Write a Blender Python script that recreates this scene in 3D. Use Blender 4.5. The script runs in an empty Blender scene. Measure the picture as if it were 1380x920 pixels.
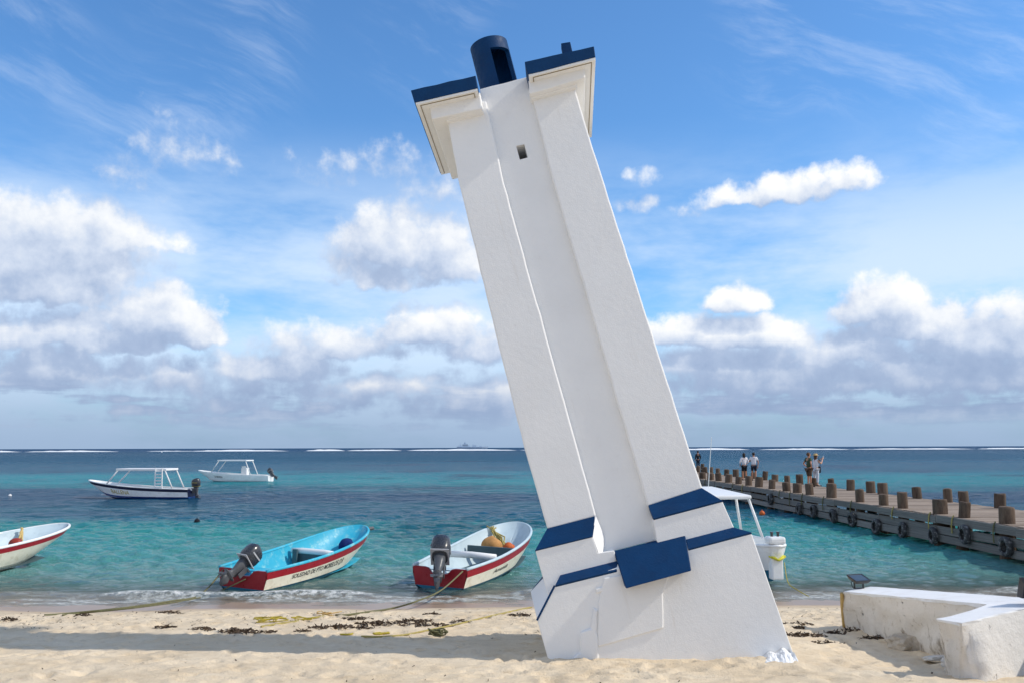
import bpy, bmesh, math, random
import numpy as np
from mathutils import Vector, Matrix

random.seed(7)
RNG = np.random.default_rng(11)
R = math.radians
SC = bpy.context.scene
COL = SC.collection

# ------------------------------------------------------------------ camera
F_PX = 1260.0                       # focal length in pixels of the 1380 x 920 photograph
CAM = Vector((0.0, 0.0, 3.0))       # metres above the sea
PITCH = math.atan(142.5 / F_PX)
ROLL = R(0.17)
FWD = Vector((0, math.cos(PITCH), math.sin(PITCH)))
R0 = Vector((1, 0, 0)); U0 = Vector((0, -math.sin(PITCH), math.cos(PITCH)))
CR = R0 * math.cos(ROLL) - U0 * math.sin(ROLL)
CU = U0 * math.cos(ROLL) + R0 * math.sin(ROLL)
cd = bpy.data.cameras.new('camera'); cam = bpy.data.objects.new('camera', cd); COL.objects.link(cam)
cam.matrix_world = Matrix(((CR.x, CU.x, -FWD.x, CAM.x), (CR.y, CU.y, -FWD.y, CAM.y), (CR.z, CU.z, -FWD.z, CAM.z), (0, 0, 0, 1)))
cd.sensor_width = 36; cd.lens = F_PX / 1380 * 36; cd.clip_start = 0.1; cd.clip_end = 60000
SC.camera = cam

def ray(u, v): return (FWD * F_PX + CR * (u - 690) + CU * (460 - v)).normalized()
def at_z(u, v, z=0.0):
    d = ray(u, v); return CAM + d * ((z - CAM.z) / d.z)
def at_y(u, v, y):
    d = ray(u, v); return CAM + d * (y / d.y)

# ------------------------------------------------------------------ sun, view
SUN_EL = 42.0
SUN_FRONT = 4.0                     # degrees the sun stands on the camera's side of the x axis
S = Vector((math.cos(R(SUN_FRONT)) * math.cos(R(SUN_EL)), -math.sin(R(SUN_FRONT)) * math.cos(R(SUN_EL)), math.sin(R(SUN_EL))))
sd = bpy.data.lights.new('sun', 'SUN'); sun = bpy.data.objects.new('sun', sd); COL.objects.link(sun)
sd.energy = 2.7; sd.angle = R(1.2); sd.color = (1.0, 0.93, 0.82)
sun.rotation_euler = S.to_track_quat('Z', 'Y').to_euler(); sun.location = (20, 0, 30)
SC.view_settings.view_transform = 'Standard'; SC.view_settings.look = 'None'
SC.view_settings.exposure = 0.30; SC.view_settings.gamma = 1.0
SC.cycles.use_denoising = True
SC.cycles.max_bounces = 8; SC.cycles.transparent_max_bounces = 8
SC.cycles.sample_clamp_indirect = 6.0

# ------------------------------------------------------------------ node helpers
class NT:
    def __init__(s, tree): s.t = tree
    def n(s, typ, **kw):
        nd = s.t.nodes.new(typ)
        for k, v in kw.items(): setattr(nd, k, v)
        return nd
    def put(s, sock, v):
        if isinstance(v, bpy.types.NodeSocket): s.t.links.new(v, sock)
        elif v is not None: sock.default_value = v
    def m(s, op, a, b=None, c=None, clamp=False):
        nd = s.n('ShaderNodeMath', operation=op); nd.use_clamp = clamp
        for i, v in enumerate((a, b, c)):
            if v is not None: s.put(nd.inputs[i], v)
        return nd.outputs[0]
    def vm(s, op, a, b=None, c=None, out=0):
        nd = s.n('ShaderNodeVectorMath', operation=op)
        for i, v in enumerate((a, b, c)):
            if v is not None: s.put(nd.inputs[i], v)
        return nd.outputs[out]
    def comb(s, x, y, z):
        nd = s.n('ShaderNodeCombineXYZ')
        for i, v in enumerate((x, y, z)): s.put(nd.inputs[i], v)
        return nd.outputs[0]
    def sep(s, v):
        nd = s.n('ShaderNodeSeparateXYZ'); s.put(nd.inputs[0], v); return nd.outputs
    def noise(s, vec, scale, detail=4, rough=0.5, dist=0.0, out=0, dim='3D'):
        nd = s.n('ShaderNodeTexNoise', noise_dimensions=dim)
        s.put(nd.inputs['Vector'], vec); nd.inputs['Scale'].default_value = scale
        nd.inputs['Detail'].default_value = detail; nd.inputs['Roughness'].default_value = rough
        nd.inputs['Distortion'].default_value = dist
        return nd.outputs[out]
    def mr(s, v, a, b, c=0.0, d=1.0, smooth=True):
        nd = s.n('ShaderNodeMapRange'); nd.interpolation_type = 'SMOOTHSTEP' if smooth else 'LINEAR'
        s.put(nd.inputs[0], v)
        for i, x in enumerate((a, b, c, d)): s.put(nd.inputs[1 + i], x)
        return nd.outputs[0]
    def mix(s, f, a, b, mode='MIX'):
        nd = s.n('ShaderNodeMix', data_type='RGBA', blend_type=mode)
        s.put(nd.inputs[0], f)
        for sock, v in ((nd.inputs[6], a), (nd.inputs[7], b)):
            s.put(sock, v if isinstance(v, bpy.types.NodeSocket) else (*v, 1.0) if len(v) == 3 else v)
        return nd.outputs[2]
    def ramp(s, f, stops, interp='LINEAR'):
        nd = s.n('ShaderNodeValToRGB'); cr = nd.color_ramp; cr.interpolation = interp
        s.put(nd.inputs[0], f)
        while len(cr.elements) > 1: cr.elements.remove(cr.elements[-1])
        for i, (p, c) in enumerate(stops):
            e = cr.elements[0] if i == 0 else cr.elements.new(p)
            e.position = p; e.color = (*c, 1.0)
        return nd.outputs[0]
    def bump(s, h, strength=0.5, dist=0.02, normal=None):
        nd = s.n('ShaderNodeBump'); nd.inputs['Strength'].default_value = strength
        nd.inputs['Distance'].default_value = dist; s.put(nd.inputs['Height'], h)
        if normal is not None: s.put(nd.inputs['Normal'], normal)
        return nd.outputs[0]

def srgb(r, g, b):
    f = lambda c: c / 12.92 if c <= 0.04045 else ((c + 0.055) / 1.055) ** 2.4
    return (f(r / 255), f(g / 255), f(b / 255))

# ------------------------------------------------------------------ sky with clouds
W = bpy.data.worlds.new('World'); SC.world = W; W.use_nodes = True
wt = W.node_tree; wt.nodes.clear(); N = NT(wt)

def azel(u, v):
    d = ray(u, v); return math.degrees(math.atan2(d.x, d.y)), math.degrees(math.asin(d.z))
BLOBS = [  # cloud lobes read off the photograph: pixel centre, pixel radii, weight
    (20, 330, 150, 58, 1), (95, 312, 95, 40, 1), (60, 370, 90, 42, 1), (180, 322, 62, 17, .85),
    (205, 420, 72, 36, 1), (255, 448, 44, 24, 1), (110, 448, 120, 28, .9), (15, 450, 70, 26, .8),
    (530, 322, 74, 44, 1), (598, 338, 62, 44, .95), (478, 356, 40, 24, .7), (520, 368, 60, 22, .8),
    (585, 440, 76, 30, .95), (460, 462, 110, 26, .8), (640, 462, 60, 30, .8),
    (65, 492, 62, 24, .95), (370, 492, 84, 22, .9), (210, 505, 150, 22, .7), (510, 520, 100, 15, .7),
    (1010, 266, 60, 15, .75), (1075, 252, 50, 24, .9), (1132, 242, 42, 20, .8),
    (858, 276, 26, 10, .48), (870, 238, 18, 9, .38), (930, 285, 14, 6, .3),
    (992, 404, 46, 20, .9), (915, 448, 60, 22, .9), (1010, 450, 92, 24, 1),
    (1190, 408, 56, 34, 1), (1250, 436, 90, 30, 1), (1350, 445, 90, 44, .9), (1120, 470, 140, 26, .85),
    (1050, 505, 170, 30, .9), (1290, 500, 160, 30, .9), (960, 490, 100, 26, .8),
    (545, 214, 40, 20, .34), (590, 255, 26, 22, .22), (210, 184, 10, 10, .14), (188, 234, 30, 12, .24), (460, 226, 24, 8, .14),
    (265, 204, 10, 7, .1),
]
def cloud_group():
    g = bpy.data.node_groups.new('cloud_density', 'ShaderNodeTree')
    g.interface.new_socket('P', in_out='INPUT', socket_type='NodeSocketVector')
    g.interface.new_socket('D', in_out='OUTPUT', socket_type='NodeSocketFloat')
    G = NT(g); gi = G.n('NodeGroupInput'); go = G.n('NodeGroupOutput'); P = gi.outputs[0]
    w1 = G.noise(P, 0.22, 3, 0.55, out=1, dim='2D')
    w2 = G.noise(P, 0.9, 4, 0.6, out=1, dim='2D')
    q = G.vm('MULTIPLY_ADD', G.vm('SUBTRACT', w1, (.5, .5, .5)), (2.2, 1.3, 0), P)
    q = G.vm('MULTIPLY_ADD', G.vm('SUBTRACT', w2, (.5, .5, .5)), (1.2, .7, 0), q)
    acc = None
    for (u, v, ru, rv, w) in BLOBS:
        flat = ru >= 40 and w >= .75
        if flat: v, rv = v + .42 * rv, rv * 1.36
        a, e = azel(u, v); k = 57.3 / F_PX
        sx, sy = w / (ru * k * 1.18), w / (rv * k * 1.18)
        p = G.vm('MULTIPLY_ADD', q, (sx, sy, 0), (-a * sx, -e * sy, math.sqrt(max(0, 1 - w * w))))
        if flat: p = G.vm('MAXIMUM', p, G.vm('MULTIPLY', p, (-1.0, -2.6, 1.0)))      # level bases, heaped tops
        d = G.vm('DOT_PRODUCT', p, p, out=1)
        acc = d if acc is None else G.m('SMOOTH_MIN', acc, d, 0.12)
    blob = G.m('SUBTRACT', 1.0, acc)
    blob = G.m('MAXIMUM', blob, -1.5)
    x, y, z = G.sep(P)
    # low cloud bank all the way round; heaps added out of view to raise fill light
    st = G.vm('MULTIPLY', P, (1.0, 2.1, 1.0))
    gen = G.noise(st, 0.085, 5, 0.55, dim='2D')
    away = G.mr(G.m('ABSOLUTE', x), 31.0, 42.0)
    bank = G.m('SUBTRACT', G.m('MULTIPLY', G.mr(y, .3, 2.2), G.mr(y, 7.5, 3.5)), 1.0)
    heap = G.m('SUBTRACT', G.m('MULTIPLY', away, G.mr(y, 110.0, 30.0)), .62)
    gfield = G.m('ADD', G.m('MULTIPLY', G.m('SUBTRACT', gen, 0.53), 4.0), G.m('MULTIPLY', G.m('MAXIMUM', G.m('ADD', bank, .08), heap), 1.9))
    thin = G.noise(G.vm('MULTIPLY', P, (.10, .75, 0)), 1.0, 5, .55, dim='2D')
    lay = G.m('ADD', G.m('MULTIPLY', G.m('SUBTRACT', thin, .47), 4.0), G.m('MULTIPLY', G.m('SUBTRACT', G.m('MULTIPLY', G.mr(y, .2, 1.4), G.mr(y, 5.2, 3.2)), 1.0), 2.2))
    gfield = G.m('MAXIMUM', gfield, lay)
    fine = G.noise(P, 0.62, 8, 0.57, dim='2D')
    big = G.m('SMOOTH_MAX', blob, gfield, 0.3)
    den = G.m('MULTIPLY_ADD', G.m('SUBTRACT', fine, 0.5), 1.25, big)
    G.put(go.inputs[0], den)
    return g
sky = N.n('ShaderNodeTexSky', sky_type='NISHITA'); sky.sun_disc = False
sky.sun_elevation = R(SUN_EL); sky.sun_rotation = R(90 + SUN_FRONT)
sky.altitude = 0; sky.air_density = 1.0; sky.dust_density = 0.7; sky.ozone_density = 3.0
tc = N.n('ShaderNodeTexCoord'); D = N.vm('NORMALIZE', tc.outputs['Generated'])
dx, dy, dz = N.sep(D)
az = N.m('MULTIPLY', N.m('ARCTAN2', dx, dy), 57.2958)
el = N.m('MULTIPLY', N.m('ARCSINE', dz), 57.2958)
P = N.comb(az, el, 0.0)
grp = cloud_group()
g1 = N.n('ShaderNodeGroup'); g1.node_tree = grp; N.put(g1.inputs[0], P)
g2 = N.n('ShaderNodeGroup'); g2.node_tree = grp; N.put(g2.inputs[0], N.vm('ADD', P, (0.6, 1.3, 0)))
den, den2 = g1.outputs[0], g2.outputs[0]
SKY_K = 0.128
base = N.vm('MULTIPLY', sky.outputs[0], (.60 * SKY_K, .94 * SKY_K, 1.20 * SKY_K))
# thin high cirrus and the milky veil below it
cw = N.noise(N.vm('MULTIPLY', P, (1, 1, 0)), 0.06, 3, .5, out=1, dim='2D')
cp = N.vm('MULTIPLY_ADD', N.vm('SUBTRACT', cw, (.5, .5, .5)), (7, 5, 0), P)
rot = N.n('ShaderNodeVectorRotate', rotation_type='Z_AXIS'); N.put(rot.inputs['Vector'], cp); rot.inputs['Angle'].default_value = R(24)
cir = N.noise(N.vm('MULTIPLY', rot.outputs[0], (.09, .42, 0)), 1.0, 8, .66, dim='2D')
cmask = N.noise(P, 0.075, 2, .5, dim='2D')
ca = N.m('MULTIPLY', N.mr(cir, .42, .80), N.mr(cmask, .38, .66))
ca = N.m('MULTIPLY', ca, N.m('MULTIPLY', N.mr(el, 9, 19), .24))
veil = N.noise(N.vm('MULTIPLY', P, (.05, .16, 0)), 1.0, 6, .6, dim='2D')
va = N.m('MULTIPLY', N.m('MULTIPLY', N.mr(el, 20, 10), N.mr(veil, .2, .6)), .86)
c0 = N.mix(ca, base, (.72, .80, .92))
c1 = N.mix(va, c0, (.58, .70, .86))
hz = N.m('MULTIPLY', N.mr(el, 6.5, 0.0), .75)
c1 = N.mix(hz, c1, srgb(126, 150, 182))
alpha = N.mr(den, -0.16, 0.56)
shade = N.m('SUBTRACT', den, den2)
hi = N.m('MULTIPLY_ADD', shade, 0.40, 0.47)
hi = N.m('SUBTRACT', hi, N.m('MULTIPLY', N.mr(den, .5, 1.6), .10))
low = N.mr(el, 9.0, 2.5)
hi = N.m('SUBTRACT', hi, N.m('MULTIPLY', low, .20))
ccol = N.ramp(hi, [(0.0, srgb(140, 159, 190)), (.3, srgb(160, 177, 204)), (.52, srgb(192, 203, 221)), (.74, srgb(222, 226, 232)), (1.0, srgb(240, 240, 239))])
lowfade = N.m('MULTIPLY', N.mr(el, 6.0, 0.8), .66)
ccol = N.mix(lowfade, ccol, srgb(130, 150, 181))
alpha = N.m('MULTIPLY', alpha, N.mr(el, 0.2, 2.4))
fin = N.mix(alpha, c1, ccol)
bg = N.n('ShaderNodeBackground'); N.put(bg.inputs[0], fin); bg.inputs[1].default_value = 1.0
wo = N.n('ShaderNodeOutputWorld'); wt.links.new(bg.outputs[0], wo.inputs[0])
W.cycles.sampling_method = 'MANUAL'; W.cycles.sample_map_resolution = 512

# ------------------------------------------------------------------ numpy noise
def _hash(ix, iy, seed):
    h = (ix.astype(np.int64) * 374761393 + iy.astype(np.int64) * 668265263 + seed * 1442695041) & 0xFFFFFFFF
    h = ((h ^ (h >> 13)) * 1274126177) & 0xFFFFFFFF
    return ((h ^ (h >> 16)) & 0xFFFF) / 65535.0
def vnoise(x, y, seed=0):
    x = np.asarray(x, float); y = np.asarray(y, float)
    ix, iy = np.floor(x), np.floor(y); fx, fy = x - ix, y - iy
    fx = fx * fx * fx * (fx * (fx * 6 - 15) + 10); fy = fy * fy * fy * (fy * (fy * 6 - 15) + 10)
    a = _hash(ix, iy, seed); b = _hash(ix + 1, iy, seed); c = _hash(ix, iy + 1, seed); d = _hash(ix + 1, iy + 1, seed)
    return (a + (b - a) * fx) * (1 - fy) + (c + (d - c) * fx) * fy
def fbm(x, y, oct=4, seed=0, gain=.5):
    s = 0; a = 1; t = 0
    for o in range(oct):
        s = s + a * vnoise(x * 2 ** o + 17.3 * o, y * 2 ** o - 9.1 * o, seed + o); t += a; a *= gain
    return s / t
def sstep(a, b, x):
    t = np.clip((x - a) / (b - a), 0, 1); return t * t * (3 - 2 * t)

# ------------------------------------------------------------------ materials
def material(name):
    m = bpy.data.materials.new(name); m.use_nodes = True
    t = m.node_tree; b = t.nodes['Principled BSDF']; return m, NT(t), b
def paint(name, col, rough=.5, var=.08, scale=3.0, bump=0.0, bscale=40.0, dirt=None, dirt_amt=0.0, metal=0.0, spec=.4, wear=0.0):
    """paint with slight tone drift, optional dirt patches and relief"""
    m, n, b = material(name)
    tc = n.n('ShaderNodeTexCoord'); o = tc.outputs['Object']
    f = n.noise(o, scale, 5, .6)
    k = n.mr(f, .25, .75, 1 - var, 1 + var, smooth=False)
    c = n.mix(1.0, col, n.comb(k, k, k), 'MULTIPLY')
    if dirt is not None:
        d = n.m('MULTIPLY', n.mr(n.noise(o, scale * 1.7, 8, .7), .48, .72), dirt_amt)
        c = n.mix(d, c, dirt)
    n.put(b.inputs['Base Color'], c)
    r = n.mr(n.noise(o, scale * 5, 3), .2, .8, max(.02, rough - .1), min(1, rough + .1))
    n.put(b.inputs['Roughness'], r); b.inputs['Metallic'].default_value = metal
    b.inputs['Specular IOR Level'].default_value = spec
    if bump:
        n.put(b.inputs['Normal'], n.bump(n.noise(o, bscale, 6, .6), bump, .01))
    return m

# ------------------------------------------------------------------ mesh helpers
def mesh_obj(name, verts, faces, mat=None, parent=None, smooth=False):
    me = bpy.data.meshes.new(name); me.from_pydata([tuple(v) for v in verts], [], faces); me.update()
    if mat is not None: me.materials.append(mat)
    if smooth: me.polygons.foreach_set('use_smooth', [True] * len(me.polygons))
    o = bpy.data.objects.new(name, me); COL.objects.link(o)
    if parent is not None: o.parent = parent
    return o
def np_mesh(name, V, Q, mat=None, smooth=True):
    me = bpy.data.meshes.new(name)
    me.vertices.add(len(V)); me.vertices.foreach_set('co', V.astype(np.float32).ravel())
    me.loops.add(Q.size); me.loops.foreach_set('vertex_index', Q.astype(np.int32).ravel())
    me.polygons.add(len(Q)); me.polygons.foreach_set('loop_start', np.arange(0, Q.size, 4, dtype=np.int32))
    me.update(calc_edges=True)
    if smooth: me.polygons.foreach_set('use_smooth', np.ones(len(Q), bool))
    if mat: me.materials.append(mat)
    me.validate()
    o = bpy.data.objects.new(name, me); COL.objects.link(o); return o
def grid_quads(nu, nv):
    i = np.arange(nu - 1)[:, None] * nv + np.arange(nv - 1)[None]
    i = i.ravel(); return np.stack([i, i + nv, i + nv + 1, i + 1], 1)
def bm_obj(name, bm, mat=None, parent=None, smooth=False, recalc=True):
    if recalc: bmesh.ops.recalc_face_normals(bm, faces=bm.faces)
    me = bpy.data.meshes.new(name); bm.to_mesh(me); bm.free()
    if mat is not None: me.materials.append(mat)
    if smooth: me.polygons.foreach_set('use_smooth', [True] * len(me.polygons))
    o = bpy.data.objects.new(name, me); COL.objects.link(o)
    if parent is not None: o.parent = parent
    return o
def box_bm(bm, c, s, rot=None, bevel=0.0):
    r = bmesh.ops.create_cube(bm, size=1.0)
    M = Matrix.Translation(c) @ (rot.to_4x4() if rot is not None else Matrix()) @ Matrix.Diagonal((*s, 1))
    bmesh.ops.transform(bm, matrix=M, verts=r['verts'])
    if bevel:
        es = list({e for v in r['verts'] for e in v.link_edges})
        bmesh.ops.bevel(bm, geom=es, offset=bevel, segments=2, affect='EDGES', profile=.5)
def tube_bm(bm, pts, rad, seg=8, cap=True):
    """tube along a list of points; rad is a number or one per point"""
    pts = [Vector(p) for p in pts]
    if not hasattr(rad, '__len__'): rad = [rad] * len(pts)
    rings = []; prev = None
    for i, p in enumerate(pts):
        t = (pts[min(i + 1, len(pts) - 1)] - pts[max(i - 1, 0)]).normalized()
        if prev is None:
            a = t.orthogonal().normalized()
        else:
            a = (prev - t * prev.dot(t)); a = a.normalized() if a.length > 1e-6 else t.orthogonal().normalized()
        prev = a; b = t.cross(a)
        rings.append([bm.verts.new(p + (a * math.cos(2 * math.pi * k / seg) + b * math.sin(2 * math.pi * k / seg)) * rad[i]) for k in range(seg)])
    for r0, r1 in zip(rings, rings[1:]):
        for k in range(seg): bm.faces.new((r0[k], r0[(k + 1) % seg], r1[(k + 1) % seg], r1[k]))
    if cap:
        bm.faces.new(rings[0][::-1]); bm.faces.new(rings[-1])
def loft_bm(bm, rings, cap=True, closed=True):
    vr = [[bm.verts.new(p) for p in r] for r in rings]
    n = len(vr[0])
    for a, b in zip(vr, vr[1:]):
        for k in range(n if closed else n - 1): bm.faces.new((a[k], a[(k + 1) % n], b[(k + 1) % n], b[k]))
    if cap:
        bm.faces.new(vr[0][::-1]); bm.faces.new(vr[-1])
def empty(name, loc, rz=0.0):
    o = bpy.data.objects.new(name, None); COL.objects.link(o); o.location = loc; o.rotation_euler = (0, 0, rz)
    o.empty_display_size = .2; return o
def tag(o, label=None, cat=None, group=None, kind=None):
    if label: o['label'] = label
    if cat: o['category'] = cat
    if group: o['group'] = group
    if kind: o['kind'] = kind
    return o

# ------------------------------------------------------------------ the beach
def shore_y(x):
    return 18.75 + .22 * np.sin(x * .33 + 1.1) + .12 * np.sin(x * .9) + .05 * np.maximum(x, 0) - .02 * np.minimum(x, 0)
def sand_base(x, y):
    d = shore_y(x) - y
    h = np.where(d < 0, np.maximum(d * .075, -1.6), .045 * d + .033 * np.clip(d - 1.4, 0, None) - .004 * np.clip(d - 9, 0, None) ** 1.2)
    h = h + .05 * sstep(1.2, 2.2, d) * sstep(6.5, 2.6, d)
    h = h + .10 * np.exp(-((x - 3.2) / 2.6) ** 2 - ((y - 8.4) / 1.5) ** 2)      # low heap of sand beside the wall
    h = h + .05 * np.exp(-((y - 10.5) / .35) ** 2) * sstep(.2, .5, x) * sstep(3.6, 3.2, x) * (.3 + 1.2 * vnoise(x * 2.1, y * 0 + 3, 4))   # sand blown against the tower's foot
    h = h - .10 * np.exp(-((x - 5.0) / 1.0) ** 2 - ((y - 11.2) / 1.6) ** 2)     # hollow along the wall
    return h
def sand_h(x, y):
    x = np.asarray(x, float); y = np.asarray(y, float)
    return sand_base(x, y) + .06 * (fbm(x * .35, y * .5, 3, 5) - .5) * sstep(.6, 3.0, shore_y(x) - y)
def sh(x, y): return float(sand_h(np.array([x]), np.array([y]))[0])
_T = np.arange(4, 60, .012)
def on_sand(u, v):
    """the point of the beach that shows at a pixel"""
    d = ray(u, v); x = CAM.x + d.x * _T; y = CAM.y + d.y * _T; z = CAM.z + d.z * _T
    k = int(np.argmax(z < np.maximum(sand_h(x, y), 0))); return CAM + d * float(_T[k])

def axis(segs):
    out = [segs[0][0]]
    for a, b, st in segs:
        n = max(1, int(round((b - a) / st))); out += list(np.linspace(a, b, n + 1)[1:])
    return np.array(out)
gx = axis([(-90, -30, 4), (-30, -11, .5), (-11, 9, .045), (9, 20, .4), (20, 90, 4)])
gy = axis([(-25, 0, 2.5), (0, 7.4, .3), (7.4, 19.6, .042), (19.6, 26, .3), (26, 60, 3)])
X, Y = np.meshgrid(gx, gy, indexing='ij')
Z = sand_h(X, Y)
dry = sstep(.9, 2.4, shore_y(X) - Y)
Z += dry * (.028 * (fbm(X * 2.2, Y * 2.6, 4, 21) - .5) + .022 * (fbm(X * 7, Y * 8, 3, 31) - .5))
# footprints and dimples
nf = 2400
fx = RNG.uniform(-10.5, 8.5, nf); fy = 7.6 + 9.2 * RNG.random(nf) ** 1.15
fa = RNG.uniform(0, math.pi, nf)
for i in range(nf):
    a, b, dep = RNG.uniform(.10, .17), RNG.uniform(.045, .085), RNG.uniform(.010, .042)
    if RNG.random() < .35: b = a * .8; dep *= .8
    i0, i1 = np.searchsorted(gx, (fx[i] - .35, fx[i] + .35)); j0, j1 = np.searchsorted(gy, (fy[i] - .35, fy[i] + .35))
    if i1 <= i0 or j1 <= j0: continue
    lx, ly = X[i0:i1, j0:j1] - fx[i], Y[i0:i1, j0:j1] - fy[i]
    p = (lx * math.cos(fa[i]) + ly * math.sin(fa[i])) / a; q = (-lx * math.sin(fa[i]) + ly * math.cos(fa[i])) / b
    r = np.sqrt(p * p + q * q)
    Z[i0:i1, j0:j1] += dry[i0:i1, j0:j1] * dep * (-np.exp(-r ** 2.4) + .45 * np.exp(-((r - 1.45) / .35) ** 2))
def sand_material():
    m, n, b = material('sand')
    geo = n.n('ShaderNodeNewGeometry'); p = geo.outputs['Position']
    att = n.n('ShaderNodeAttribute', attribute_name='shore'); d = att.outputs['Fac']
    f1 = n.noise(p, 1.1, 6, .6); f2 = n.noise(p, 90, 3, .7); f3 = n.noise(n.vm('MULTIPLY', p, (.8, 1.6, 1)), 5, 7, .65)
    c = n.mix(n.mr(f1, .3, .7), srgb(216, 196, 166), srgb(230, 212, 184))
    c = n.mix(n.m('MULTIPLY', n.mr(f3, .5, .72), .45), c, srgb(192, 166, 130))
    c = n.mix(n.m('MULTIPLY', n.mr(f2, .56, .74), .5), c, srgb(168, 146, 118))
    c = n.mix(n.m('MULTIPLY', n.mr(f2, .36, .22), .4), c, srgb(236, 224, 206))
    # crumbs of dry weed left in a band along the tide line
    wv = n.noise(n.vm('MULTIPLY', p, (1.2, 3.2, 1)), 6, 8, .75)
    band = n.m('MULTIPLY', n.mr(d, 1.4, 2.2), n.mr(d, 5.4, 3.4))
    crumbs = n.m('MULTIPLY', n.mr(n.m('MULTIPLY_ADD', band, .085, wv), .655, .70), .75)
    c = n.mix(crumbs, c, srgb(92, 72, 54))
    wetn = n.m('ADD', d, n.m('MULTIPLY', n.m('SUBTRACT', n.noise(n.vm('MULTIPLY', p, (.5, 1, 1)), .9, 4, .55), .5), .9))
    wet = n.mr(wetn, 1.25, .95)
    damp = n.m('MULTIPLY', n.mr(wetn, 2.0, 1.2), .35)
    c = n.mix(damp, c, srgb(176, 156, 132))
    c = n.mix(wet, c, srgb(160, 134, 110))
    n.put(b.inputs['Base Color'], c)
    n.put(b.inputs['Roughness'], n.mr(wet, 0, 1, .95, .30)); n.put(b.inputs['Specular IOR Level'], n.mr(wet, 0, 1, .15, .5))
    hb = n.m('ADD', n.m('MULTIPLY', n.noise(p, 26, 5, .65), .7), n.m('MULTIPLY', f2, .3))
    bp = n.n('ShaderNodeBump'); bp.inputs['Distance'].default_value = .03
    n.put(bp.inputs['Strength'], n.mr(wet, 0, 1, .85, .05)); n.put(bp.inputs['Height'], hb); n.put(b.inputs['Normal'], bp.outputs[0])
    return m
SAND = sand_material()
sand = np_mesh('sand_beach', np.stack([X, Y, Z], -1).reshape(-1, 3), grid_quads(*X.shape), SAND)
at = sand.data.attributes.new('shore', 'FLOAT', 'POINT'); at.data.foreach_set('value', (shore_y(X) - Y).astype(np.float32).ravel())
tag(sand, kind='structure')

# ------------------------------------------------------------------ the sea
TH = np.radians(np.linspace(-72, 72, 980))
rr = [15.0]
while rr[-1] < 40000:
    r = rr[-1]; rr.append(r * (1.0036 if r < 45 else 1.008 if r < 150 else 1.02 if r < 1200 else 1.12))
rr = np.array(rr)
RR, TT = np.meshgrid(rr, TH, indexing='ij')
X = RR * np.sin(TT); Y = RR * np.cos(TT)
dr = np.gradient(rr)[:, None] * np.ones_like(TT); dt = RR * (TH[1] - TH[0]); dl = np.maximum(dr, dt * .8)
seabed = sand_base(X, Y); depth = np.clip(-seabed, -1, 30)
Z = np.zeros_like(X)
wr = np.random.default_rng(3)
shal = .30 + .70 * sstep(.03, .45, depth)
gust = .65 + .7 * fbm(X * .06, Y * .06, 3, 77)
for lam in np.geomspace(.30, 4.2, 50):
    th = wr.normal(0, .62) + .35; kx, ky = math.sin(th), -math.cos(th); ph = wr.uniform(0, 6.28)
    A = .0085 * lam ** .62 * wr.uniform(.6, 1.3) * (.95 if lam < 1.3 else .50)
    fade = sstep(2.0, 4.2, lam / dl)
    if fade.max() <= 0: continue
    arg = 2 * math.pi / lam * (X * kx + Y * ky) + ph + 2.2 * (fbm(X / lam / 3.5, Y / lam / 3.5, 2, int(lam * 100)) - .5) * 2
    s = np.sin(arg); Z += A * fade * (s + .22 * np.cos(2 * arg)) * (gust if lam > 1 else gust ** 1.5)
Z *= shal
# small waves breaking on the beach
dsh = Y - shore_y(X)
brk = fbm(X * .16 + 3, X * 0 + .5, 3, 91)
off = .75 + .9 * (fbm(X * .22, X * 0, 3, 55) - .5)
crest = np.exp(-((dsh - off) / np.where(dsh < off, .16, .42)) ** 2) * sstep(.30, .52, brk)
Z += .13 * crest
off2 = 2.6 + 1.2 * (fbm(X * .13, X * 0 + 7, 3, 12) - .5)
Z += .05 * np.exp(-((dsh - off2) / .4) ** 2) * sstep(.4, .62, fbm(X * .14, X * 0 + 4, 3, 19))
Z += .012
foam = np.clip(1.7 * crest * (.35 + 1.2 * fbm(X * 3.2, Y * 5.5, 4, 61)) , 0, 1)
lace = fbm(X * 2.0, Y * 4.5, 5, 13)
foam = np.maximum(foam, sstep(.50, .64, lace + .10 * np.exp(-dsh ** 2 * 2.0)) * sstep(-.5, .05, dsh) * sstep(1.7, .3, dsh) * .85)
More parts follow.
